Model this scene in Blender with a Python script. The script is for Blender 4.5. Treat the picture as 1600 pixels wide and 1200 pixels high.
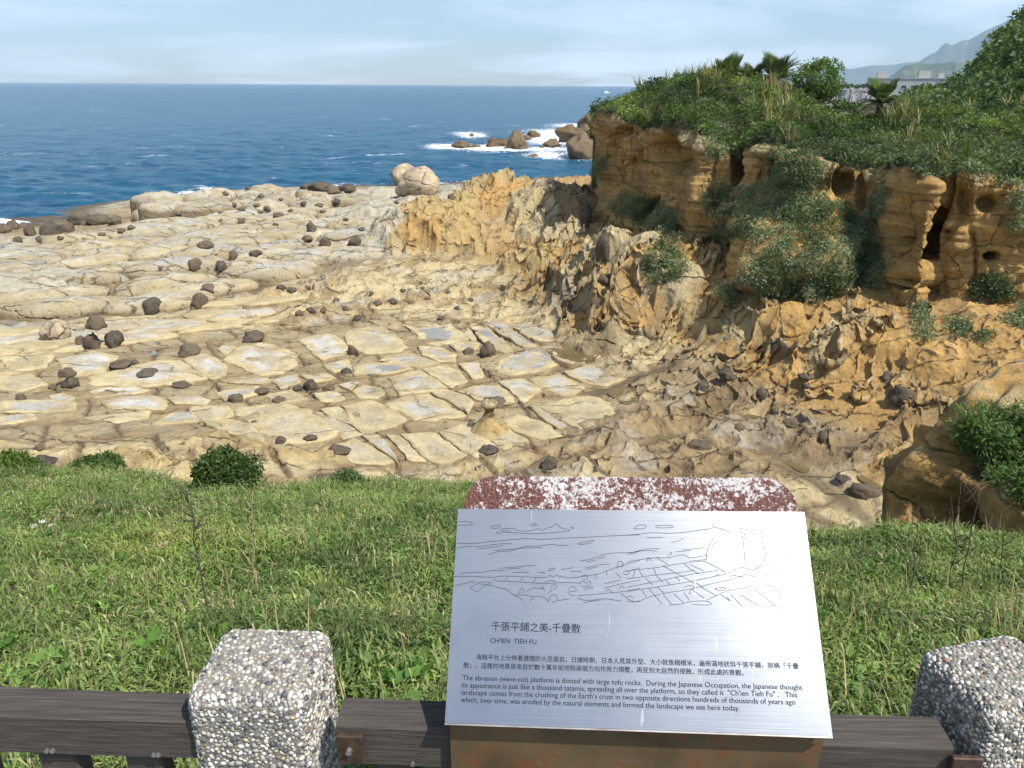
import bpy, math, random
import numpy as np
from mathutils import Vector, Matrix, Euler

scene = bpy.context.scene
for _o in list(bpy.data.objects):
    bpy.data.objects.remove(_o)

# ------------------------------------------------------------------ camera
H = 11.0                     # eye height above the sea
F = 1202.0                   # focal length in photo pixels (1600 wide)
PITCH = math.atan(467 / F)
ROLL = math.radians(0.36)
cam_data = bpy.data.cameras.new('camera')
cam_data.sensor_width = 36.0
cam_data.lens = 36.0 * F / 1600.0
cam_data.clip_start = 0.05
cam_data.clip_end = 60000
cam = bpy.data.objects.new('camera', cam_data)
scene.collection.objects.link(cam)
CAM_ROT = Matrix.Rotation(math.pi / 2 - PITCH, 3, 'X') @ Matrix.Rotation(ROLL, 3, 'Z')
cam.matrix_world = Matrix.Translation((0, 0, H)) @ CAM_ROT.to_4x4()
scene.camera = cam

# ------------------------------------------------------------------ light
SUN_DIR = Vector((0.45, -0.36, 0.82)).normalized()      # towards the sun
sun_data = bpy.data.lights.new('sun', 'SUN')
sun_data.energy = 4.9
sun_data.angle = math.radians(0.53)
sun_data.color = (1.0, 0.96, 0.89)
sun = bpy.data.objects.new('sun', sun_data)
scene.collection.objects.link(sun)
sun.rotation_euler = SUN_DIR.to_track_quat('Z', 'Y').to_euler()
sun.location = (20, -10, 60)

world = bpy.data.worlds.new('World')
scene.world = world
world.use_nodes = True
wn, wl = world.node_tree.nodes, world.node_tree.links
wn.clear()
w_out = wn.new('ShaderNodeOutputWorld')
w_bg = wn.new('ShaderNodeBackground')
w_bg.inputs['Strength'].default_value = 0.10
w_sky = wn.new('ShaderNodeTexSky')
w_sky.sky_type = 'NISHITA'
w_sky.sun_disc = False
w_sky.sun_elevation = math.asin(SUN_DIR.z)
w_sky.sun_rotation = math.atan2(SUN_DIR.x, SUN_DIR.y)
w_sky.altitude = 0
w_sky.air_density = 1.0
w_sky.dust_density = 0.4
w_sky.ozone_density = 4.0
# thin high cloud veil: noise on a flat layer seen in direction d (d.xy / d.z)
w_tc = wn.new('ShaderNodeTexCoord')
w_sep = wn.new('ShaderNodeSeparateXYZ')
wl.new(w_tc.outputs['Generated'], w_sep.inputs[0])
w_add = wn.new('ShaderNodeMath'); w_add.operation = 'ADD'; w_add.inputs[1].default_value = 0.10
w_abs = wn.new('ShaderNodeMath'); w_abs.operation = 'ABSOLUTE'
wl.new(w_sep.outputs['Z'], w_abs.inputs[0]); wl.new(w_abs.outputs[0], w_add.inputs[0])
w_div = wn.new('ShaderNodeVectorMath'); w_div.operation = 'DIVIDE'
w_cmb = wn.new('ShaderNodeCombineXYZ')
wl.new(w_sep.outputs['X'], w_cmb.inputs[0]); wl.new(w_sep.outputs['Y'], w_cmb.inputs[1])
w_cmb2 = wn.new('ShaderNodeCombineXYZ')
for _i in range(3):
    wl.new(w_add.outputs[0], w_cmb2.inputs[_i])
wl.new(w_cmb.outputs[0], w_div.inputs[0]); wl.new(w_cmb2.outputs[0], w_div.inputs[1])
w_noise = wn.new('ShaderNodeTexNoise')
w_noise.inputs['Scale'].default_value = 0.42
w_noise.inputs['Detail'].default_value = 7
w_noise.inputs['Roughness'].default_value = 0.52
w_noise.inputs['Distortion'].default_value = 0.5
w_map = wn.new('ShaderNodeMapping'); w_map.inputs['Location'].default_value = (2.35, -0.4, 0)
wl.new(w_div.outputs[0], w_map.inputs[0]); wl.new(w_map.outputs[0], w_noise.inputs['Vector'])
w_ramp = wn.new('ShaderNodeMapRange')
w_ramp.inputs['From Min'].default_value = 0.46
w_ramp.inputs['From Max'].default_value = 0.66
w_ramp.inputs['To Min'].default_value = 0.02
w_ramp.inputs['To Max'].default_value = 0.85
w_ramp.clamp = True
wl.new(w_noise.outputs['Fac'], w_ramp.inputs['Value'])
w_mix = wn.new('ShaderNodeMix'); w_mix.data_type = 'RGBA'
w_mix.inputs['B'].default_value = (10.0, 10.8, 11.8, 1)
wl.new(w_ramp.outputs[0], w_mix.inputs['Factor'])
wl.new(w_sky.outputs[0], w_mix.inputs['A'])
wl.new(w_mix.outputs['Result'], w_bg.inputs[0])
wl.new(w_bg.outputs[0], w_out.inputs[0])

scene.view_settings.view_transform = 'Standard'
scene.view_settings.look = 'None'
scene.view_settings.gamma = 1.0
scene.view_settings.use_curve_mapping = False
scene.view_settings.exposure = 0.55
scene.cycles.use_denoising = True
scene.cycles.use_adaptive_sampling = True
scene.cycles.adaptive_threshold = 0.025
scene.cycles.max_bounces = 5
scene.cycles.diffuse_bounces = 2
scene.cycles.glossy_bounces = 2
scene.cycles.transmission_bounces = 3
scene.cycles.volume_bounces = 0
scene.cycles.transparent_max_bounces = 6
scene.cycles.caustics_reflective = False
scene.cycles.caustics_refractive = False
scene.cycles.sample_clamp_indirect = 4.0

# ------------------------------------------------------------------ tracing helpers
RN = np.array(CAM_ROT)

def ray(px, py):
    px = np.asarray(px, float); py = np.asarray(py, float)
    d = np.stack([(px - 800) / F, -(py - 600) / F, -np.ones_like(px)], -1)
    return d @ RN.T

def at_z(px, py, z):
    d = ray(px, py)
    t = (np.asarray(z, float) - H) / d[..., 2]
    return d * t[..., None] + np.array([0, 0, H])

def at_r(px, py, r):
    d = ray(px, py)
    t = np.asarray(r, float) / np.hypot(d[..., 0], d[..., 1])
    return d * t[..., None] + np.array([0, 0, H])

def project(P):
    q = (np.asarray(P) - np.array([0, 0, H])) @ RN
    w = np.where(-q[..., 2] < 1e-3, 1e-3, -q[..., 2])
    return 800 + F * q[..., 0] / w, 600 - F * q[..., 1] / w

# ------------------------------------------------------------------ noise
def _hash(ix, iy, iz, seed):
    h = (ix.astype(np.int64) * 374761393 + iy.astype(np.int64) * 668265263 + iz.astype(np.int64) * 2147483647 + seed * 1274126177) & 0xffffffff
    h = ((h ^ (h >> 13)) * 1274126177) & 0xffffffff
    h = ((h ^ (h >> 16)) * 2246822519) & 0xffffffff
    return (h ^ (h >> 15)) & 0xffffffff

_ga = np.arange(16) * (2 * math.pi / 16) + 0.2
_G2 = np.stack([np.cos(_ga), np.sin(_ga)], -1)
_rs = np.random.RandomState(5)
_G3 = _rs.normal(size=(64, 3)); _G3 /= np.linalg.norm(_G3, axis=1, keepdims=True)

def noise2(x, y, seed=0):
    ix = np.floor(x); iy = np.floor(y); fx = x - ix; fy = y - iy
    ix = ix.astype(np.int64); iy = iy.astype(np.int64); z0 = np.zeros_like(ix)
    u = fx * fx * fx * (fx * (fx * 6 - 15) + 10); v = fy * fy * fy * (fy * (fy * 6 - 15) + 10)
    def c(a, b):
        g = _G2[_hash(ix + a, iy + b, z0, seed) & 15]
        return g[..., 0] * (fx - a) + g[..., 1] * (fy - b)
    return ((c(0, 0) * (1 - u) + c(1, 0) * u) * (1 - v) + (c(0, 1) * (1 - u) + c(1, 1) * u) * v) * 1.5

def noise3(x, y, z, seed=0):
    ix = np.floor(x); iy = np.floor(y); iz = np.floor(z); fx = x - ix; fy = y - iy; fz = z - iz
    ix = ix.astype(np.int64); iy = iy.astype(np.int64); iz = iz.astype(np.int64)
    s = lambda t: t * t * t * (t * (t * 6 - 15) + 10)
    u, v, w = s(fx), s(fy), s(fz)
    def c(a, b, d):
        g = _G3[_hash(ix + a, iy + b, iz + d, seed) & 63]
        return g[..., 0] * (fx - a) + g[..., 1] * (fy - b) + g[..., 2] * (fz - d)
    r0 = (c(0,0,0)*(1-u)+c(1,0,0)*u)*(1-v)+(c(0,1,0)*(1-u)+c(1,1,0)*u)*v
    r1 = (c(0,0,1)*(1-u)+c(1,0,1)*u)*(1-v)+(c(0,1,1)*(1-u)+c(1,1,1)*u)*v
    return (r0 * (1 - w) + r1 * w) * 1.5

def fbm2(x, y, oct=4, seed=0, gain=0.5):
    s = 0; a = 1.0
    for k in range(oct):
        s = s + a * noise2(x * 2 ** k + 13.7 * k, y * 2 ** k - 7.1 * k, seed + k); a *= gain
    return s

def fbm3(x, y, z, oct=4, seed=0, gain=0.5):
    s = 0; a = 1.0
    for k in range(oct):
        s = s + a * noise3(x * 2 ** k + 13.7 * k, y * 2 ** k - 7.1 * k, z * 2 ** k + 3.3 * k, seed + k); a *= gain
    return s

def worley2(x, y, seed=0):
    ix = np.floor(x).astype(np.int64); iy = np.floor(y).astype(np.int64); z0 = np.zeros_like(ix)
    f1 = np.full(x.shape, 9.0); f2 = np.full(x.shape, 9.0); ident = np.zeros(x.shape)
    for a in (-1, 0, 1):
        for b in (-1, 0, 1):
            h = _hash(ix + a, iy + b, z0, seed)
            jx = (h & 1023) / 1023.0; jy = ((h >> 10) & 1023) / 1023.0
            d = np.hypot(ix + a + jx - x, iy + b + jy - y)
            closer = d < f1
            f2 = np.where(closer, f1, np.minimum(f2, d))
            ident = np.where(closer, ((h >> 20) & 1023) / 1023.0, ident)
            f1 = np.where(closer, d, f1)
    return f1, f2, ident

def worley3(x, y, z, seed=0):
    ix = np.floor(x).astype(np.int64); iy = np.floor(y).astype(np.int64); iz = np.floor(z).astype(np.int64)
    f1 = np.full(x.shape, 9.0); f2 = np.full(x.shape, 9.0)
    for a in (-1, 0, 1):
        for b in (-1, 0, 1):
            for c in (-1, 0, 1):
                h = _hash(ix + a, iy + b, iz + c, seed)
                d = np.sqrt((ix + a + (h & 1023) / 1023.0 - x) ** 2 + (iy + b + ((h >> 10) & 1023) / 1023.0 - y) ** 2
                            + (iz + c + ((h >> 20) & 1023) / 1023.0 - z) ** 2)
                f2 = np.where(d < f1, f1, np.minimum(f2, d)); f1 = np.minimum(f1, d)
    return f1, f2

def sstep(a, b, x):
    t = np.clip((x - a) / (b - a), 0, 1)
    return t * t * (3 - 2 * t)

def lerp3(a, b, t):
    return a * (1 - t[..., None]) + b * t[..., None]

def in_poly(px, py, poly):
    inside = np.zeros(px.shape, bool); n = len(poly)
    for i in range(n):
        x1, y1 = poly[i]; x2, y2 = poly[(i + 1) % n]
        cond = ((y1 > py) != (y2 > py))
        with np.errstate(divide='ignore', invalid='ignore'):
            xi = (x2 - x1) * (py - y1) / ((y2 - y1) if y2 != y1 else 1e-9) + x1
        inside ^= cond & (px < xi)
    return inside

def dist_polyline(X, Y, pts):
    best = np.full(X.shape, 1e9); tt = np.zeros(X.shape); n = len(pts) - 1
    for i in range(n):
        ax, ay = pts[i][:2]; bx, by = pts[i + 1][:2]
        dx, dy = bx - ax, by - ay; L = dx * dx + dy * dy + 1e-12
        t = np.clip(((X - ax) * dx + (Y - ay) * dy) / L, 0, 1)
        d = np.hypot(X - ax - t * dx, Y - ay - t * dy)
        m = d < best
        best = np.where(m, d, best); tt = np.where(m, (i + t) / n, tt)
    return best, tt

# ------------------------------------------------------------------ object helpers
def mesh_np(name, V, faces, mat=None, col=None, smooth=True):
    """faces: (n,4) or (n,3) int array, or a list of such arrays"""
    me = bpy.data.meshes.new(name)
    V = np.ascontiguousarray(V, np.float32)
    fl = faces if isinstance(faces, list) else [faces]
    fl = [np.asarray(f, np.int32) for f in fl if len(f)]
    loops = np.concatenate([f.ravel() for f in fl])
    sizes = np.concatenate([np.full(len(f), f.shape[1], np.int32) for f in fl])
    starts = np.concatenate([[0], np.cumsum(sizes)[:-1]]).astype(np.int32)
    me.vertices.add(len(V)); me.vertices.foreach_set('co', V.ravel())
    me.loops.add(len(loops)); me.loops.foreach_set('vertex_index', loops)
    me.polygons.add(len(sizes)); me.polygons.foreach_set('loop_start', starts)
    me.polygons.foreach_set('use_smooth', np.full(len(sizes), bool(smooth)))
    if col is not None:
        c = np.ones((len(V), 4), np.float32); c[:, :3] = np.clip(col, 0, 1)
        at = me.attributes.new('Col', 'FLOAT_COLOR', 'POINT')
        at.data.foreach_set('color', c.ravel())
    me.update(calc_edges=True); me.validate()
    if mat:
        me.materials.append(mat)
    return me

def link(name, me, parent=None, label=None, cat=None, group=None, kind=None, loc=None):
    o = bpy.data.objects.new(name, me)
    scene.collection.objects.link(o)
    if loc is not None:
        o.location = loc
    if parent is not None:
        o.parent = parent
    if label: o['label'] = label
    if cat: o['category'] = cat
    if group: o['group'] = group
    if kind: o['kind'] = kind
    return o

def empty(name, loc, label, cat, group=None, rot=None):
    o = link(name, None, None, label, cat, group, None, loc)
    o.empty_display_size = 0.2
    if rot is not None:
        o.rotation_euler = rot
    return o

def grid_faces(nr, nc, wrap=False):
    i = np.arange(nr - 1)[:, None]; j = np.arange(nc if wrap else nc - 1)[None, :]
    j2 = (j + 1) % nc
    return np.stack([i * nc + j, i * nc + j2, (i + 1) * nc + j2, (i + 1) * nc + j], -1).reshape(-1, 4)

class MB:
    """collects simple solids into one mesh"""
    def __init__(self):
        self.v = []; self.f4 = []; self.f3 = []; self.n = 0
    def add(self, V, f4=(), f3=()):
        V = np.asarray(V, float).reshape(-1, 3)
        if len(f4): self.f4.append(np.asarray(f4) + self.n)
        if len(f3): self.f3.append(np.asarray(f3) + self.n)
        self.v.append(V); self.n += len(V)
    def box(self, c, s, rot=None, bevel=0.0):
        x, y, z = [k / 2 for k in s]; b = min(bevel, x * .9, y * .9, z * .9)
        if b <= 0:
            V = np.array([[i * x, j * y, k * z] for k in (-1, 1) for j in (-1, 1) for i in (-1, 1)])
            Fq = [(0, 2, 3, 1), (4, 5, 7, 6), (0, 1, 5, 4), (2, 6, 7, 3), (0, 4, 6, 2), (1, 3, 7, 5)]; Ft = []
        else:
            V = []; idx = {}
            for i in (-1, 1):
                for j in (-1, 1):
                    for k in (-1, 1):
                        for a, p in enumerate(((i * x, j * (y - b), k * (z - b)), (i * (x - b), j * y, k * (z - b)), (i * (x - b), j * (y - b), k * z))):
                            idx[(i, j, k, a)] = len(V); V.append(p)
            V = np.array(V); Fq = []; Ft = []
            for s_ in (-1, 1):
                Fq.append([idx[(s_, -1, -1, 0)], idx[(s_, 1, -1, 0)], idx[(s_, 1, 1, 0)], idx[(s_, -1, 1, 0)]][::s_])
                Fq.append([idx[(-1, s_, -1, 1)], idx[(-1, s_, 1, 1)], idx[(1, s_, 1, 1)], idx[(1, s_, -1, 1)]][::s_])
                Fq.append([idx[(-1, -1, s_, 2)], idx[(1, -1, s_, 2)], idx[(1, 1, s_, 2)], idx[(-1, 1, s_, 2)]][::s_])
                for t_ in (-1, 1):
                    Fq.append([idx[(s_, t_, -1, 0)], idx[(s_, t_, 1, 0)], idx[(s_, t_, 1, 1)], idx[(s_, t_, -1, 1)]])
                    Fq.append([idx[(s_, -1, t_, 0)], idx[(s_, 1, t_, 0)], idx[(s_, 1, t_, 2)], idx[(s_, -1, t_, 2)]])
                    Fq.append([idx[(-1, s_, t_, 1)], idx[(1, s_, t_, 1)], idx[(1, s_, t_, 2)], idx[(-1, s_, t_, 2)]])
                    for u_ in (-1, 1):
                        Ft.append([idx[(s_, t_, u_, 0)], idx[(s_, t_, u_, 1)], idx[(s_, t_, u_, 2)]])
        if rot is not None:
            V = V @ np.array(rot).T
        self.add(V + np.array(c), Fq, Ft)
    def tube(self, pts, radii, n=6):
        pts = np.asarray(pts, float); radii = np.broadcast_to(np.asarray(radii, float), (len(pts),))
        T = np.gradient(pts, axis=0); T /= np.linalg.norm(T, axis=1, keepdims=True) + 1e-9
        ref = np.array([0.13, 0.27, 1.0]) if abs(T[0, 2]) < 0.9 else np.array([1.0, 0.2, 0.1])
        U = np.cross(T, ref); U /= np.linalg.norm(U, axis=1, keepdims=True) + 1e-9
        W = np.cross(T, U)
        a = np.arange(n) * 2 * math.pi / n
        V = pts[:, None, :] + radii[:, None, None] * (np.cos(a)[None, :, None] * U[:, None, :] + np.sin(a)[None, :, None] * W[:, None, :])
        f4 = grid_faces(len(pts), n, True)
        base = len(pts) * n
        V = np.concatenate([V.reshape(-1, 3), pts[:1], pts[-1:]])
        f3 = [(base, (k + 1) % n, k) for k in range(n)] + [(base + 1, base - n + k, base - n + (k + 1) % n) for k in range(n)]
        self.add(V, f4, f3)
    def mesh(self, name, mat=None, smooth=False, col=None):
        fl = []
        if self.f4: fl.append(np.concatenate(self.f4))
        if self.f3: fl.append(np.concatenate(self.f3))
        me = mesh_np(name, np.concatenate(self.v), fl, mat, col, smooth)
        return me

# ------------------------------------------------------------------ materials
def nmat(name):
    m = bpy.data.materials.new(name); m.use_nodes = True
    nt = m.node_tree; b = nt.nodes['Principled BSDF']
    return m, nt, b

def nd(nt, t, **kw):
    n = nt.nodes.new(t)
    for k, v in kw.items():
        if k in n.inputs: n.inputs[k].default_value = v
        else: setattr(n, k, v)
    return n

def noise_node(nt, scale, detail=4, rough=0.55, vec=None, dist=0.0):
    n = nt.nodes.new('ShaderNodeTexNoise')
    n.inputs['Scale'].default_value = scale; n.inputs['Detail'].default_value = detail
    n.inputs['Roughness'].default_value = rough; n.inputs['Distortion'].default_value = dist
    if vec is not None: nt.links.new(vec, n.inputs['Vector'])
    return n

def mrange(nt, src, a, b, c, d):
    n = nt.nodes.new('ShaderNodeMapRange'); n.clamp = True
    for k, v in zip(('From Min', 'From Max', 'To Min', 'To Max'), (a, b, c, d)):
        n.inputs[k].default_value = v
    nt.links.new(src, n.inputs['Value'])
    return n.outputs[0]

def mixc(nt, fac, A, B, mode='MIX'):
    n = nt.nodes.new('ShaderNodeMix'); n.data_type = 'RGBA'; n.blend_type = mode
    for key, val in (('Factor', fac), ('A', A), ('B', B)):
        if isinstance(val, (int, float)): n.inputs[key].default_value = val
        elif isinstance(val, tuple): n.inputs[key].default_value = val + (1,) if len(val) == 3 else val
        else: nt.links.new(val, n.inputs[key])
    return n.outputs['Result']

def bump(nt, bsdf, h, strength=0.5, dist=0.05):
    b = nt.nodes.new('ShaderNodeBump')
    b.inputs['Strength'].default_value = strength; b.inputs['Distance'].default_value = dist
    nt.links.new(h, b.inputs['Height'])
    nt.links.new(b.outputs[0], bsdf.inputs['Normal'])
    return b

def objco(nt):
    g = nt.nodes.new('ShaderNodeNewGeometry')
    return g.outputs['Position']

def rock_material(name, fine=14.0, relief=0.03, contrast=0.16, stains=0.2, pits=0.0, cracks=None, tint=0.0, strata=0.0):
    m, nt, b = nmat(name)
    pos = objco(nt)
    at = nd(nt, 'ShaderNodeAttribute', attribute_name='Col')
    n1 = noise_node(nt, fine, 9, 0.70, pos)
    n2 = noise_node(nt, 1.7, 5, 0.6, pos, 0.6)
    f1 = mrange(nt, n1.outputs['Fac'], 0.25, 0.75, 1 - contrast, 1 + contrast)
    mul = nd(nt, 'ShaderNodeVectorMath', operation='SCALE')
    nt.links.new(at.outputs['Color'], mul.inputs[0]); nt.links.new(f1, mul.inputs['Scale'])
    st = mrange(nt, n2.outputs['Fac'], 0.52, 0.72, 0, stains)
    col = mixc(nt, st, mul.outputs[0], (0.15, 0.10, 0.055))
    crack_h = None
    if strata:
        mps = nd(nt, 'ShaderNodeMapping'); mps.inputs['Scale'].default_value = (.35, .35, 5.5); nt.links.new(pos, mps.inputs[0])
        ns = noise_node(nt, 1.0, 6, .65, mps.outputs[0], .5)
        ks_ = mrange(nt, ns.outputs['Fac'], .3, .7, 1 - strata, 1 + strata)
        mls = nd(nt, 'ShaderNodeVectorMath', operation='SCALE'); nt.links.new(col, mls.inputs[0]); nt.links.new(ks_, mls.inputs['Scale'])
        col = mls.outputs[0]
    if cracks:
        scl, rotz, width, amount = cracks
        nw = noise_node(nt, .8, 4, .6, pos)
        wv = nd(nt, 'ShaderNodeVectorMath', operation='MULTIPLY_ADD'); wv.inputs[1].default_value = (.9, .9, .5)
        nt.links.new(nw.outputs['Color'], wv.inputs[0]); nt.links.new(pos, wv.inputs[2])
        mp = nd(nt, 'ShaderNodeMapping'); mp.inputs['Scale'].default_value = scl; mp.inputs['Rotation'].default_value = (0, 0, rotz)
        nt.links.new(wv.outputs[0], mp.inputs[0])
        vc = nd(nt, 'ShaderNodeTexVoronoi', Scale=1.0, feature='DISTANCE_TO_EDGE'); nt.links.new(mp.outputs[0], vc.inputs['Vector'])
        line = mrange(nt, vc.outputs['Distance'], 0.0, width, 1, 0)
        gate = mrange(nt, n2.outputs['Fac'], .42, .56, .15, 1)
        mulc = nd(nt, 'ShaderNodeMath', operation='MULTIPLY'); nt.links.new(line, mulc.inputs[0]); nt.links.new(gate, mulc.inputs[1])
        amt = nd(nt, 'ShaderNodeMath', operation='MULTIPLY'); nt.links.new(mulc.outputs[0], amt.inputs[0]); amt.inputs[1].default_value = amount
        col = mixc(nt, amt.outputs[0], col, (.055, .04, .025))
        crack_h = mulc.outputs[0]
    if tint:
        oi = nd(nt, 'ShaderNodeObjectInfo')
        col = mixc(nt, mrange(nt, oi.outputs['Random'], 0, 1, 0, tint), col, (.20, .15, .095))
    nt.links.new(col, b.inputs['Base Color'])
    b.inputs['Roughness'].default_value = 0.85
    b.inputs['Specular IOR Level'].default_value = 0.25
    hsum = n1.outputs['Fac']
    if strata:
        hs_ = nd(nt, 'ShaderNodeMath', operation='MULTIPLY_ADD'); hs_.inputs[1].default_value = 1.6
        nt.links.new(ns.outputs['Fac'], hs_.inputs[0]); nt.links.new(hsum, hs_.inputs[2]); hsum = hs_.outputs[0]
    if pits:
        vor = nd(nt, 'ShaderNodeTexVoronoi', Scale=pits); nt.links.new(pos, vor.inputs['Vector'])
        vz = mrange(nt, n2.outputs['Fac'], 0.40, 0.60, 0, 1)
        hole = mrange(nt, vor.outputs['Distance'], 0.05, 0.40, -1.3, 0)
        ml = nd(nt, 'ShaderNodeMath', operation='MULTIPLY_ADD')
        nt.links.new(hole, ml.inputs[0]); nt.links.new(vz, ml.inputs[1]); nt.links.new(n1.outputs['Fac'], ml.inputs[2])
        hsum = ml.outputs[0]
    if crack_h is not None:
        mh = nd(nt, 'ShaderNodeMath', operation='MULTIPLY_ADD'); mh.inputs[1].default_value = -1.2
        nt.links.new(crack_h, mh.inputs[0]); nt.links.new(hsum, mh.inputs[2]); hsum = mh.outputs[0]
    bump(nt, b, hsum, 0.9, relief)
    return m

MAT_ROCK = rock_material('sandstone', 9.0, 0.09, 0.24, 0.35, 3.2, ((.26, .75, .5), -.55, .030, .65))
MAT_SLAB = rock_material('platform_sandstone', 9.0, 0.06, 0.26, 0.34, 0.0, ((.14, .38, .5), -.55, .014, .35))
MAT_CLIFF = rock_material('ochre_sandstone', 6.0, 0.14, 0.28, 0.26, 2.2, ((.45, .45, .9), .3, .022, .3), 0.0, .38)
MAT_DARK = rock_material('dark_concretion', 14.0, 0.12, 0.5, 0.0, 0.0, None, .6)

def flat_mat(name, col, rough=0.6, metal=0.0, var=0.15, scale=20, bmp=0.0):
    m, nt, b = nmat(name)
    n = noise_node(nt, scale, 4, 0.6, objco(nt))
    k = mrange(nt, n.outputs['Fac'], 0.3, 0.7, 1 - var, 1 + var)
    rgb = nd(nt, 'ShaderNodeRGB'); rgb.outputs[0].default_value = (*col, 1)
    mul = nd(nt, 'ShaderNodeVectorMath', operation='SCALE')
    nt.links.new(rgb.outputs[0], mul.inputs[0]); nt.links.new(k, mul.inputs['Scale'])
    nt.links.new(mul.outputs[0], b.inputs['Base Color'])
    b.inputs['Roughness'].default_value = rough; b.inputs['Metallic'].default_value = metal
    if bmp: bump(nt, b, n.outputs['Fac'], 0.5, bmp)
    return m

def leaf_material(name, trans=0.35):
    m, nt, b = nmat(name)
    at = nd(nt, 'ShaderNodeAttribute', attribute_name='Col')
    nt.links.new(at.outputs['Color'], b.inputs['Base Color'])
    b.inputs['Roughness'].default_value = 0.55
    b.inputs['Specular IOR Level'].default_value = 0.35
    tr = nd(nt, 'ShaderNodeBsdfTranslucent')
    hs = nd(nt, 'ShaderNodeVectorMath', operation='MULTIPLY')
    hs.inputs[1].default_value = (1.25, 1.2, 0.45)
    nt.links.new(at.outputs['Color'], hs.inputs[0]); nt.links.new(hs.outputs[0], tr.inputs[0])
    mx = nd(nt, 'ShaderNodeMixShader'); mx.inputs[0].default_value = trans
    nt.links.new(b.outputs[0], mx.inputs[1]); nt.links.new(tr.outputs[0], mx.inputs[2])
    nt.links.new(mx.outputs[0], nt.nodes['Material Output'].inputs[0])
    return m

MAT_LEAF = leaf_material('leaf')
# ================================================================== rock terrain
CREAM = np.array([.465, .385, .222]); YEL = np.array([.39, .285, .125]); OCHRE = np.array([.385, .235, .08])
GREY = np.array([.35, .335, .29]); PALE = np.array([.395, .36, .275]); BROWN = np.array([.18, .122, .062])
DARK = np.array([.075, .06, .045]); CRACK = np.array([.15, .11, .065]); WHITE = np.array([.62, .60, .55])

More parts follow.
